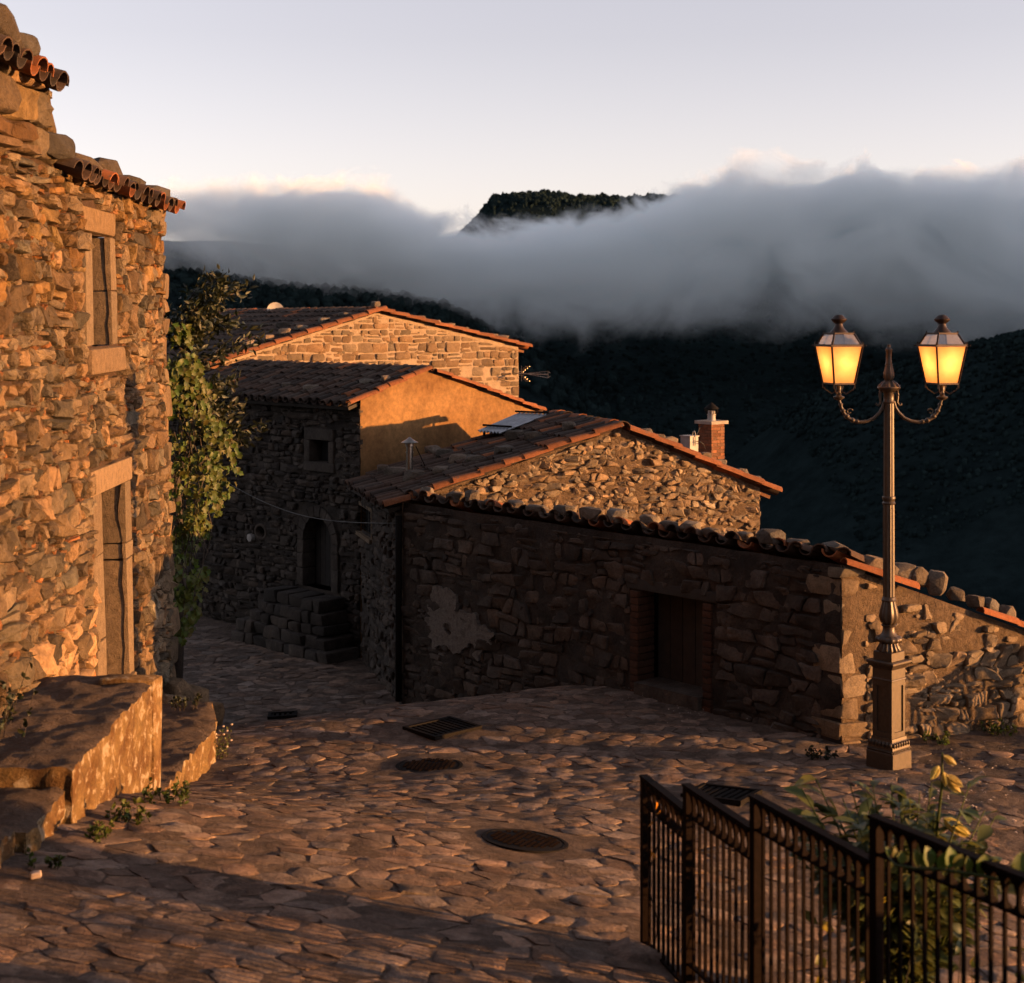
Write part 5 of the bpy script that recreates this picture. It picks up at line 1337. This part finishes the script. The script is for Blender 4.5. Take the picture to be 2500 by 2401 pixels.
def lamp_post():
    t = thing('street_lamp', LP, 'tall cast iron street lamp with two lit amber lanterns', 'street lamp')
    th = R(-48.6); c = LP; cast = M['cast']
    def sqs(prof): return loft(MB(), [sq(c, s, z, th) for s, z in prof])
    sqs([(.298, -.06), (.298, .150), (.290, .156)]).build('plinth', cast, t)
    b = MB()
    for k in range(4):                                   # bead moulding round the plinth
        n_ = Vector((math.cos(th + k * math.pi / 2), math.sin(th + k * math.pi / 2), 0)); x_ = Vector((-n_.y, n_.x, 0))
        for q in range(13):
            p = zed(c, .172) + n_ * .146 + x_ * (-.135 + q * .0225); b.lathe(p, [(.003, -.011), (.0095, -.004), (.0095, .006), (.003, .011)], 6)
        for q in range(7):
            p = zed(c, .232) + n_ * .138 + x_ * (-.115 + q * .0383); b.lathe(p, [(.004, -.026), (.013, -.012), (.015, .01), (.006, .026)], 6)
    b.build('bead_moulding', cast, t, True)
    sqs([(.286, .157), (.286, .186), (.278, .188), (.272, .215), (.250, .25), (.238, .262), (.232, .288)]).build('base_moulding', cast, t)
    pz0, pz1 = .289, .826
    sqs([(.186, pz0), (.186, pz1)]).build('pedestal_core', cast, t)
    for k in range(4):
        n_ = Vector((math.cos(th + k * math.pi / 2), math.sin(th + k * math.pi / 2), 0)); x_ = Vector((-n_.y, n_.x, 0)); h = .1075
        f = MB()
        f.box(zed(c, (pz0 + pz1) / 2) + n_ * .1 + x_ * (h - .0155 - .0), n_ * .0075, x_ * .0154, Vector((0, 0, (pz1 - pz0) / 2)))
        f.box(zed(c, (pz0 + pz1) / 2) + n_ * .1 - x_ * (h - .0155 - .015), n_ * .0074, x_ * .0154, Vector((0, 0, (pz1 - pz0) / 2 - .001)))
        f.box(zed(c, pz0 + .026) + n_ * .1, n_ * .0073, x_ * .076, Vector((0, 0, .0255))); f.box(zed(c, pz1 - .026) + n_ * .1, n_ * .0073, x_ * .076, Vector((0, 0, .0255)))
        f.build('panel_frame', cast, t)
    sqs([(.226, .827), (.232, .832), (.226, .84), (.216, .845), (.216, .935), (.23, .945)]).build('frieze', cast, t)
    sqs([(.232, .946), (.262, .965), (.306, .99), (.306, 1.006), (.29, 1.012)]).build('cornice', cast, t)
    sqs([(.205, 1.013), (.205, 1.09), (.19, 1.096)]).build('cap_block', cast, t)
    MB().lathe(c, [(.105, 1.097), (.108, 1.105), (.085, 1.15), (.078, 1.17)], 48, 16, .09).build('fluted_bell', cast, t, True, 50)
    MB().lathe(c, [(.085, 1.171), (.112, 1.182), (.124, 1.2), (.120, 1.222), (.095, 1.236)], 48, 12, .05).build('gadroon_ring', cast, t, True, 50)
    MB().lathe(c, [(.085, 1.237), (.07, 1.255), (.056, 1.29), (.056, 1.32), (.068, 1.328), (.072, 1.338), (.06, 1.346)], 28).build('neck', cast, t, True, 50)
    MB().lathe(c, [(.052, 1.347), (.075, 1.375), (.088, 1.42), (.082, 1.47), (.066, 1.53), (.058, 1.565)], 56, 8, .085).build('acanthus_vase', cast, t, True, 60)
    MB().lathe(c, [(.068, 1.566), (.07, 1.576), (.062, 1.583), (.062, 1.60), (.056, 1.606)], 28).build('collar', cast, t, True, 50)
    MB().lathe(c, [(.054, 1.607), (.052, 2.44), (.050, 2.48)], 72, 12, .055).build('lower_shaft', cast, t, True, 60)
    MB().lathe(c, [(.056, 2.481), (.062, 2.495), (.052, 2.51), (.058, 2.53), (.064, 2.545), (.056, 2.56)], 28).build('collar', cast, t, True, 50)
    MB().lathe(c, [(.050, 2.561), (.047, 3.40), (.046, 3.44)], 72, 12, .045).build('upper_shaft', cast, t, True, 60)
    MB().lathe(c, [(.05, 3.441), (.056, 3.452), (.048, 3.465), (.048, 3.54), (.062, 3.555), (.098, 3.575), (.108, 3.59), (.104, 3.60)], 28).build('capital', cast, t, True, 50)
    MB().lathe(c, [(.100, 3.601), (.088, 3.62), (.06, 3.645), (.04, 3.66)], 48, 10, .10).build('crown', cast, t, True, 50)
    MB().lathe(c, [(.036, 3.661), (.05, 3.69), (.048, 3.73), (.034, 3.79), (.032, 3.80)], 40, 8, .08).build('bud', cast, t, True, 50)
    MB().lathe(c, [(.034, 3.801), (.036, 3.81), (.029, 3.82), (.027, 3.93), (.033, 3.94), (.033, 3.955), (.02, 3.965), (.014, 3.985), (.018, 3.995), (.008, 4.005)], 20).build('finial', cast, t, True, 50)
    # arms
    for s, dx in ((-1, .475), (1, .505)):
        o = dx / .475
        pts = []
        for (x, z) in ((.044, 3.46), (.06, 3.40), (.09, 3.35), (.14, 3.30), (.20, 3.272), (.27, 3.262), (.33, 3.272), (.385, 3.30), (.425, 3.345), (.45, 3.40), (.468, 3.46), (.475, 3.49)):
            pts.append(c + Vector((s * x * o, 0, z)))
        arm = MB(); arm.tube(pts, [.014, .015, .016, .016, .016, .016, .016, .017, .017, .015, .013, .012], 8); a_o = arm.build('arm', cast, t, True, 50)
        br = MB(); br.tube([c + Vector((s * .075, 0, 3.575)), c + Vector((s * .085, 0, 3.52)), c + Vector((s * .078, 0, 3.45)), c + Vector((s * .10, 0, 3.42)), c + Vector((s * .12, 0, 3.43)), c + Vector((s * .118, 0, 3.445))], [.016, .014, .012, .011, .009, .006], 7)
        br.build('bracket', cast, a_o, True)
        sw = MB(); q = c + Vector((s * .385 * o, 0, 3.31)); pp = []
        for k in range(13):
            a = .4 + k * .48; r = .034 * (1 - k / 15); pp.append(q + Vector((-s * (.012 + r * math.cos(a)), 0, .05 + r * math.sin(a))))
        sw.tube(pp, .006, 6); sw.build('scroll', cast, a_o, True)
        lf = MB()
        for k, (x, z, r) in enumerate(((.30, 3.268, .021), (.345, 3.28, .024), (.40, 3.318, .025), (.435, 3.37, .022), (.458, 3.43, .019))): lf.lathe(c + Vector((s * x * o, 0, z)), [(r * .3, -r), (r, -r * .3), (r, r * .3), (r * .3, r)], 10, 5, .15)
        lf.build('leaf_ornament', cast, a_o, True)
        lantern(t, Vector((c.x + s * dx, c.y, 3.49)))
def lantern(t, b):
    fr = M['cast_dark']; th = R(-73.0); z = b.z
    hd = MB().lathe(b, [(.018, -.02), (.05, .0), (.055, .012), (.03, .022), (.02, .035), (.026, .05), (.02, .062), (.024, .075), (.024, .115), (.018, .12)], 18)
    zb, zt = z + .14, z + .50                            # bottom and top frame of the lantern body
    sb, st = .215, .325
    l_ = obj('lantern', hd.V, hd.F, M['cast'], t, True, hd.T, 50)
    B = sq(b, sb, zb, th); T = sq(b, st, zt, th); cage = MB()
    for k in range(4):
        k2 = (k + 1) % 4
        cage.bar(B[k], T[k], .016); cage.bar(B[k], B[k2], .016); cage.bar(T[k], T[k2], .024, .02)
        m = (B[k] + B[k2]) / 2
        cage.tube([B[k] + Vector((0, 0, -.03)), B[k].lerp(zed(b, B[k].z), .15) - Vector((0, 0, .06)), B[k].lerp(zed(b, 0), .55) * 1 + Vector((0, 0, 0)) if False else zed(B[k].lerp(b, .55), zb - .10), zed(B[k].lerp(b, .85), zb - .075)], .006, 5)
        cage.bar(B[k] + Vector((0, 0, .0)), B[k] - Vector((0, 0, .045)), .014)
        d_ = (T[k] - zed(b, T[k].z)).normalized()
        cage.bar(T[k], T[k] + d_ * .035, .012); cage.bar(T[k], T[k] + Vector((0, 0, .035)), .012)
    R2 = sq(b, .205, zt + .115, th); T2 = sq(b, .30, zt + .012, th)
    for k in range(4):
        k2 = (k + 1) % 4
        cage.bar(T2[k], R2[k], .016); cage.bar(R2[k], R2[k2], .018, .014); cage.bar(R2[k], R2[k] + Vector((0, 0, .025)), .010)
    cage.build('frame', fr, l_)
    for k in range(4):
        k2 = (k + 1) % 4
        cB = [B[k].lerp(B[k2], .03), B[k].lerp(B[k2], .97)]; cT = [T[k].lerp(T[k2], .03), T[k].lerp(T[k2], .97)]
        n_ = ((cB[0] + cB[1]) / 2 - zed(b, zb)).normalized() * .0035
        V = [cB[0], cB[1], cT[1], cT[0]]
        g = 6; VV = []; FF = []
        for j in range(g + 1):
            for i in range(g + 1): VV.append(V[0].lerp(V[1], i / g).lerp(V[3].lerp(V[2], i / g), j / g))
        for j in range(g):
            for i in range(g): q = j * (g + 1) + i; FF.append((q, q + 1, q + g + 2, q + g + 1))
        obj('glass_pane', VV, FF, M['amber'], l_)
        V = [T2[k].lerp(T2[k2], .04), T2[k].lerp(T2[k2], .96), R2[k].lerp(R2[k2], .96), R2[k].lerp(R2[k2], .04)]
        obj('roof_pane', V, [(0, 1, 2, 3)], M['roof_glass'], l_)
    pl_ = MB(); loft(pl_, [sq(b, .20, zt + .11, th), sq(b, .20, zt + .122, th)]); loft(pl_, [sq(b, .29, zt - .004, th), sq(b, .29, zt + .004, th)]); pl_.build('top_plate', M['white_paint'], l_)
    MB().lathe(zed(b, zt + .122), [(.085, 0), (.08, .012), (.055, .035), (.042, .06), (.036, .085), (.048, .095), (.06, .105), (.072, .118), (.074, .128), (.06, .142), (.045, .158), (.03, .168), (.01, .172)], 22).build('chimney_cap', fr, l_, True, 50)
    bl = bpy.data.lights.new('lamp_bulb', 'POINT'); bl.energy = 1.15; bl.color = (1.0, .60, .27); bl.shadow_soft_size = .035
    bo = bpy.data.objects.new('lamp_bulb', bl); C.objects.link(bo); bo.parent = l_; bo.location = zed(b, zt - .15) - world_of(l_)
    MB().lathe(zed(b, zb + .01), [(.03, 0), (.03, .06), (.022, .07)], 12).build('bulb_holder', M['white_paint'], l_, True)
lamp_post()

# ------------------------------------------------------------------ iron fence stepping up towards the camera
def iron_fence():
    rs = np.random.RandomState(3)
    pts = [(.768, 8.75, 1.575), (.945, 8.13, 1.713), (1.193, 7.42, 1.874), (1.568, 6.52, 2.068), (1.99, 5.78, 2.25), (2.5, 4.9, 2.42)]
    t = thing('iron_fence', (.768, 8.75, .55), 'rusty iron picket fence stepping up in panels at the lower right', 'fence')
    ir = M['iron']; H = 1.02
    for k in range(len(pts) - 1):
        a = Vector(pts[k]); bxy = pts[k + 1]; b = Vector((bxy[0], bxy[1], a.z)); d = (b - a).normalized(); L = (b - a).length; x = d.cross(Vector((0, 0, 1)))
        MB().box(zed(a, a.z - H / 2 - .16), x * .022, d * .022, Vector((0, 0, H / 2 + .16))).build('post', ir, t)
        MB().bar(a + Vector((0, 0, .006)) - d * .03, b - d * .024 + Vector((0, 0, .006)), .05, .014).build('top_rail', ir, t)
        MB().bar(a + d * .0225 - Vector((0, 0, .145)), b - d * .0225 - Vector((0, 0, .145)), .032, .012).build('middle_rail', ir, t)
        MB().bar(a + d * .0225 - Vector((0, 0, H - .08)), b - d * .0225 - Vector((0, 0, H - .08)), .032, .012).build('bottom_rail', ir, t)
        n = int(L / .066)
        for q in range(1, n):
            p = a + d * (L * q / n); mb = MB()
            prof = [(.007, -H), (.007, -.152), (.019, -.15), (.021, -.135), (.010, -.115), (.008, -.085), (.011, -.06), (.015, -.035), (.026, -.012), (.030, -.002)]
            rg = [[p + x * (w * sx) + d * (w * sd) + Vector((0, 0, z)) for sx, sd in ((-1, -1), (1, -1), (1, 1), (-1, 1))] for w, z in prof]
            loft(mb, rg); mb.build('bar', ir, t)
    e = Vector(pts[0])
    kb = MB()
    rock('kerb_stone', Vector((.70, 8.60, .40)), .16, .22, .14, .3, rs, 'rough kerb stone at the foot of the fence end post', 'stone', mat=M['paving'], tone=(.8, 1.1))
    # dry stone footing under the fence, stepping up with it
    ft = thing('fence_footing', (1.3, 7.3, .4), 'low stepped stone footing carrying the iron fence', 'wall')
    for k in range(len(pts) - 1):
        a = Vector(pts[k]); b = Vector(pts[k + 1]); d = (zed(b, 0) - zed(a, 0)).normalized(); L = (zed(b, 0) - zed(a, 0)).length
        pl = Plane(zed(a, 0), d, Vector((d.y, -d.x, 0)))
        rough_block('footing_stone', pl, .03, L, -.2, a.z - H - .02, -.14, .14, M['paving'], ft, rs, .015, .03)
iron_fence()

# railing of the lane to the right, out of the picture: it throws its shadow on the sunlit shed wall
def side_railing():
    t = thing('stair_railing', (8.6, 14.2, 0), 'sloping iron handrail of the lane right of the lamp', 'railing')
    s_h = Vector((TO_SUN.x, TO_SUN.y, 0)); tanel = math.tan(R(SUN_EL)); D = 1.7
    def cast_pos(px, py): p = SR_.pt(*SR_.uv(px, py)); return p + s_h * D + Vector((0, 0, tanel * D))
    a, b = cast_pos(2452, 1575), cast_pos(2215, 1712)
    lo = Vector((0, 0, -.09))
    MB().bar(a, b, .05, .045).build('top_rail', M['iron'], t); MB().bar(a + lo, b + lo, .035, .03).build('lower_rail', M['iron'], t)
    for k in range(14):
        p = a.lerp(b, k / 13); q = Vector((p.x, p.y, -.4)); MB().bar(p, q, 0.075 if k == 0 else .024).build('post' if k == 0 else 'bar', M['iron'], t)
side_railing()

def sky_blockers():
    """unseen boxes added behind and beside the camera to block sky and sun"""
    h = thing('stone_house', (-7.5, -2, -1), 'unseen house added behind the viewer on the left to block sky light', 'house')
    MB().abox(-11, -4.4, -16, 6.9, -1.5, 7.6).build('wall', M['rubble_mortar'], h)
    MB().abox(-11.3, -4.05, -16.3, 7.1, 7.61, 7.9).build('roof', M['tile'], h)
    h2 = thing('stone_house', (0, -14, -1), 'unseen house added straight behind the viewer to block sky light', 'house')
    MB().abox(-3.9, 9, -22, -8, -1.5, 9.5).build('wall', M['rubble_mortar'], h2)
    MB().abox(-4.2, 9.3, -22.3, -7.7, 9.51, 9.8).build('roof', M['tile'], h2)
    w = thing('shade_wall', (4.6, 4.5, -.2), 'unseen wall added right of the fence to shade it', 'wall')  # added out of view to shade the fence and near ground
    MB().abox(4.3, 4.8, 1.0, 5.9, -.6, 1.80).build('masonry', M['rubble_mortar'], w)
    MB().abox(4.25, 4.85, .95, 5.95, 1.801, 1.87).build('coping', M['paving'], w)
sky_blockers()

# ------------------------------------------------------------------ plants
def add_leaf(mb, p, d, up, L, W, t, kind='oval', droop=.25):
    """one folded leaf: midrib along d"""
    d = d.normalized(); s = d.cross(up)
    if s.length < 1e-3: s = Vector((1, 0, 0))
    s.normalize(); n = s.cross(d).normalized()
    if kind == 'oval': prof = [(0, 0), (.25, .8), (.55, 1), (.82, .6), (1, 0)]
    elif kind == 'lance': prof = [(0, 0), (.22, .75), (.5, 1), (.8, .5), (1, 0)]
    else: prof = [(0, .3), (.15, 1), (.4, .62), (.62, .85), (.8, .35), (1, 0)]
    V = []; F = []
    for (a, w) in prof:
        m = p + d * (L * a) - n * (L * droop * a * a)
        V += [m + s * (W * w / 2) + n * (W * .16 * w), m, m - s * (W * w / 2) + n * (W * .16 * w)]
    for i in range(len(prof) - 1):
        q = i * 3; F += [(q, q + 1, q + 4, q + 3), (q + 1, q + 2, q + 5, q + 4)]
    mb.add(V, F, t)
def rdir(rs): return Vector(rs.normal(size=3)).normalized()
def wall_plants():
    rs = np.random.RandomState(61)
    # dark leafed tree behind the house corner
    t = thing('corner_tree', (-4.5, 19.4, -.8), 'dark leafy tree rising behind the corner of the tall house', 'tree')
    base = Vector((-4.32, 19.4, -.8)); tr = MB()
    tr.tube([base, base + Vector((.08, 0, 1.6)), base + Vector((.0, .1, 3.0)), base + Vector((.1, .1, 4.2)), base + Vector((.12, .1, 4.8))], [.09, .07, .055, .035, .012], 8)
    tips = []
    for k in range(48):
        z = 3.0 + 2.25 * rs.rand() ** .9; p = base + Vector((.08, .08, z))
        spread = np.interp(z, [3.0, 4.2, 5.0, 5.6], [.9, 1.05, .85, .55])
        a = rs.uniform(-1.9, 1.9); e = p + Vector((math.cos(a) * spread * rs.uniform(.5, 1.1), math.sin(a) * spread * .7, rs.uniform(.1, .5)))
        m = p.lerp(e, .5) + Vector((0, 0, rs.uniform(-.05, .1)))
        tr.tube([p, m, e], [.018, .012, .005], 5); tips.append((p, m, e))
    tr.build('trunk', M['bark'], t, True)
    cr = MB()
    for (p, m, e) in tips:
        for q in range(85):
            f = rs.uniform(.25, 1.08); b = p.lerp(m, f * 2) if f < .5 else m.lerp(e, f * 2 - 1)
            b = b + rdir(rs) * rs.uniform(.0, .17)
            d = (e - p).normalized() * .6 + rdir(rs) * .9 + Vector((.1, 0, .1)); add_leaf(cr, b, d, rdir(rs), rs.uniform(.07, .135), rs.uniform(.03, .055), grey(rs, .5, 1.4, .18), 'lance', rs.uniform(.1, .5))
    o = cr.build('crown', M['leaf_dark'], t, True); o['kind'] = 'stuff'
    # ivy hanging on the corner below it
    iv = thing('ivy', (-4.1, 18.3, -.7), 'yellow green ivy hanging down the corner of the tall house', 'ivy')
    st = MB(); lf = MB()
    for k in range(16):
        x = -4.2 + rs.uniform(0, .5); y = 18.15 + rs.uniform(0, .8); z1 = rs.uniform(2.3, 3.4); z0 = rs.uniform(.5, 1.6)
        pts = [Vector((x + .06 * math.sin(j * 1.3 + k), y + .05 * math.cos(j + k), z1 + (z0 - z1) * j / 8)) for j in range(9)]
        st.tube(pts, .006, 4)
    ext = [(3.9, .1), (3.5, .32), (3.1, .48), (2.6, .74), (2.1, .6), (1.6, .34), (1.35, .1), (1.1, .3), (.7, .25), (.4, .08)]
    for q in range(2600):
        z = 4.2 - 3.9 * rs.rand(); w_ = np.interp(-z, [-e[0] for e in ext], [e[1] for e in ext])
        if 1.2 < z < 1.55 and rs.rand() < .6: continue
        x = -4.2 + (w_ + .12) * rs.rand() ** .8; y = 18.05 + rs.rand() * .9
        c = noise.noise(Vector((x * 4.5, y * 2, z * 3.8)))
        if c < -.02: continue
        add_leaf(lf, Vector((x, y, z)), Vector((rs.uniform(-.3, .8), rs.uniform(-.9, .2), -.7 + rs.uniform(-.5, .6))), Vector((.7, -.7, .2)) + rdir(rs) * .6, rs.uniform(.055, .10), rs.uniform(.06, .10), (rs.uniform(.8, 1.4), rs.uniform(.75, 1.25), rs.uniform(.5, 1.1)), 'lobed', .25)
    st.build('stem', M['bark'], iv); o = lf.build('foliage', M['ivy'], iv, True); o['kind'] = 'stuff'
wall_plants()
def weed(name, p, r, h, n, label, rs, mat='ivy', lsz=(.02, .045), group='weeds at the wall feet', flower=None):
    t = thing(name, p, label, 'weed', group); lf = MB(); st = MB()
    for k in range(max(5, n // 14)):
        a = rs.uniform(0, 6.28); rr = r * rs.rand() ** .6; q = p + Vector((math.cos(a) * rr, math.sin(a) * rr * .7, 0)); tip = q + Vector((rs.uniform(-.4, .4) * h, rs.uniform(-.4, .4) * h, h * rs.uniform(.4, 1.1)))
        st.tube([q - Vector((0, 0, .03)), q.lerp(tip, .5) + rdir(rs) * .01, tip], [.004, .003, .0015], 4)
        for j in range(14):
            b = q.lerp(tip, rs.rand()); add_leaf(lf, b, rdir(rs) + Vector((0, 0, .4)), rdir(rs), rs.uniform(*lsz), rs.uniform(*lsz) * .7, grey(rs, .6, 1.4, .2), 'oval', .3)
    st.build('stem', M['bark'], t); o = lf.build('foliage', M[mat], t, True); o['kind'] = 'stuff'
    if flower:
        fl = MB()
        for k in range(flower): fl.lathe(p + Vector((rs.uniform(0, r), rs.uniform(-r, r) * .4, rs.uniform(.3, 1) * h)), [(.004, 0), (.014, .008), (.012, .016), (.002, .02)], 6)
        fl.build('blossom', M['petal'], t)
def weeds():
    rs = np.random.RandomState(70)
    def g(px, py): p = ground_pt(px, py); return p
    weed('ivy_clump', LH.pt(10.75, 1.32, .12) , .35, .42, 240, 'bushy ivy clump at the foot of the tall house by the left edge', rs, 'leaf_dark', (.03, .06), None)
    weed('weed_clump', g(240, 2045), .12, .12, 110, 'small weeds under the tall lit stair face, left clump', rs)
    weed('weed_clump', g(315, 2005), .16, .15, 180, 'thick weeds under the tall lit stair face, middle clump', rs)
    weed('weed_clump', g(415, 1960), .20, .14, 220, 'spreading weeds where the stair block meets the low platform', rs)
    weed('weed_clump', g(110, 2120), .10, .11, 80, 'weeds beside a white pebble at the lowest stair tread', rs)
    weed('weed_clump', g(525, 1850), .16, .30, 240, 'dry flowering weeds at the corner of the low platform', rs, 'leaf', (.015, .035), flower=9)
    weed('weed_clump', Vector((-3.3, 15.2, .36)), .14, .12, 120, 'weeds growing below the narrow house door', rs, 'leaf_dark')
    weed('weed_clump', g(2290, 1812), .16, .10, 140, 'low green weeds at the wall foot just right of the lamp', rs)
    weed('weed_clump', g(2440, 1790), .18, .14, 170, 'low green weeds at the wall foot by the right edge', rs)
    weed('weed_clump', g(2172, 1872), .07, .13, 80, 'tiny sprig growing at the foot of the lamp plinth', rs, 'leaf')
    weed('weed_clump', g(2010, 1850), .16, .12, 140, 'dark weeds between the lamp and the shed corner', rs, 'leaf_dark')
    rock('pebble', g(88, 2148), 0.035, .028, .022, .4, rs, 'small white pebble beside the lowest stair tread', 'pebble', mat=M['petal'], tone=(.9, 1.0))
weeds()
def fence_plants():
    rs = np.random.RandomState(44)
    # shrub with big glossy leaves behind the fence
    base = Vector((2.12, 8.2, .40)); t = thing('leafy_shrub', base, 'leafy shrub with drooping cream flowers behind the iron fence', 'shrub')
    st = MB(); rest = MB(); big = []
    for k in range(95):
        a = rs.uniform(0, 6.28); tip = base + Vector((math.cos(a) * rs.uniform(.08, .62) - .05, math.sin(a) * rs.uniform(.1, .4), rs.uniform(.75, 1.28)))
        m = base.lerp(tip, .55) + Vector((0, 0, .12)); st.tube([base + rdir(rs) * .05, m, tip], [.009, .007, .003], 5)
        for j in range(15):
            f = rs.uniform(.3, 1.0); b = base.lerp(m, f / .55) if f < .55 else m.lerp(tip, (f - .55) / .45)
            d = (tip - base).normalized() * .3 + Vector((math.cos(a + rs.normal()), math.sin(a + rs.normal()), rs.uniform(-.4, .5)))
            big.append((b, d, rs.uniform(.08, .165)))
    big.sort(key=lambda q: -q[2])
    for k, (b, d, L) in enumerate(big):
        mb = MB() if k < 60 else rest
        add_leaf(mb, b, d, Vector((0, 0, 1)) + rdir(rs) * .5, L, L * .48, grey(rs, .6, 1.5, .2), 'oval', rs.uniform(.1, .5))
        if k < 60: mb.build('leaf', M['leaf'], t, True)
    o = rest.build('small_leaves', M['leaf'], t, True); o['kind'] = 'stuff'
    st.build('stem', M['ivy'], t, True)
    top = at(2300, 1838, 8.05); bot = at(2288, 2020, 8.1)
    MB().tube([bot - Vector((0, 0, .3)), bot, bot.lerp(top, .6) + Vector((.012, 0, 0)), top], [.009, .008, .007, .004], 6).build('flower_stalk', M['ivy'], t, True)
    def bloom(p, d, L):
        mb = MB(); d = d.normalized(); s = d.orthogonal().normalized(); u = d.cross(s)
        for k in range(5):
            a = 2 * math.pi * k / 5; q = (s * math.cos(a) + u * math.sin(a)); add_leaf(mb, p + q * .004, d + q * .28, q, L * rs.uniform(.85, 1.1), L * .42, (1, rs.uniform(.9, 1.1), rs.uniform(.7, 1.2)), 'oval', .25)
        mb.build('flower', M['flower'], t, True)
    for (px, py, dx, dz, L) in ((2302, 1845, .8, -.6, .075), (2292, 1870, -.5, -.8, .085), (2304, 1885, .15, -1, .07), (2308, 1895, 1, -.55, .10), (2312, 1908, .9, -.8, .08), (2303, 1998, 1, -.75, .14), (2318, 2012, 1, -.55, .12)):
        bloom(at(px, py, 8.05), Vector((dx, -.15, dz)), L)
    # trailing shoot over the fence
    v = thing('ivy_shoot', at(2300, 2130, 6.0), 'trailing green shoot with upright leaves across the nearest fence panel', 'vine')
    pts = [at(px, py, Y) for px, py, Y in ((2168, 2092, 6.15), (2185, 2112, 6.1), (2230, 2121, 6.05), (2300, 2124, 6.0), (2380, 2136, 5.95), (2460, 2152, 5.9), (2540, 2175, 5.85))]
    MB().tube(pts, [.004, .005, .006, .006, .007, .008, .008], 6).build('stem', M['ivy'], v, True)
    for (px, py, L, lean) in ((2172, 2092, .04, -.3), (2182, 2095, .04, .2), (2200, 2110, .05, .1), (2240, 2118, .07, -.1), (2252, 2118, .07, .5), (2270, 2120, .085, -.1), (2290, 2122, .07, .6), (2318, 2122, .085, .1), (2330, 2118, .06, .7), (2362, 2130, .06, .1), (2390, 2138, .085, .4), (2410, 2140, .08, .8), (2450, 2148, .07, .9), (2470, 2150, .08, .4), (2492, 2150, .11, .1), (2372, 2140, .03, -.4), (2350, 2140, .035, 2.6)):
        mb = MB(); add_leaf(mb, at(px, py, 5.97), Vector((lean, .1, 1)), Vector((.4, -1, .2)) + rdir(rs) * .4, L, L * .85, (rs.uniform(.8, 1.3), rs.uniform(.9, 1.3), .8), 'oval', .1); mb.build('leaf', M['ivy'], v, True)
    # undergrowth seen through the bars
    u = thing('undergrowth', (2.5, 7.0, .4), 'shaded leafy undergrowth seen through the fence bars', 'shrub')
    us = MB(); ul = MB()
    for k in range(60):
        q = Vector((rs.uniform(1.6, 3.1), rs.uniform(6.1, 8.0), .3)); 
        if q.x < 1.0 + (8.9 - q.y) * .42 + .15: q.x += .6
        tip = q + Vector((rs.uniform(-.2, .2), rs.uniform(-.2, .2), rs.uniform(.35, 1.15))); us.tube([q, tip], [.006, .002], 4)
        for j in range(16):
            f = rs.rand(); yel = rs.rand() < .12  # some leaves tinted bright yellow as painted sun glints
            add_leaf(ul, q.lerp(tip, f), rdir(rs) + Vector((0, 0, .2)), Vector((0, 0, 1)) + rdir(rs), rs.uniform(.05, .11), rs.uniform(.03, .055), (3.4, 2.2, .6) if yel else grey(rs, .5, 1.3, .2), 'oval', .3)
    us.build('stem', M['bark'], u); o = ul.build('foliage', M['leaf'], u, True); o['kind'] = 'stuff'
    # withered tendril on the end post
    w = thing('dry_tendril', (.80, 8.7, 1.0), 'withered tendril with orange leaves on the fence end panel', 'vine')
    pts = [Vector((.80 + .03 * math.sin(j * 1.1), 8.66 - .02 * j, .62 + .1 * j)) for j in range(10)]
    MB().tube(pts, .004, 5).build('stem', M['bark'], w, True)
    for (px, py) in ((1592, 2004), (1602, 1958), (1588, 2075), (1594, 2082), (1612, 1978), (1658, 1990), (1640, 2025), (1700, 2180)):
        mb = MB(); b = at(px, py, 8.45); add_leaf(mb, b, Vector((rs.uniform(-.5, .5), -.1, -1)), Vector((.9, -.4, 0)), rs.uniform(.035, .06), .03, (7, 2.4, .5), 'oval', .4); mb.build('leaf', M['leaf'], w, True)
fence_plants()
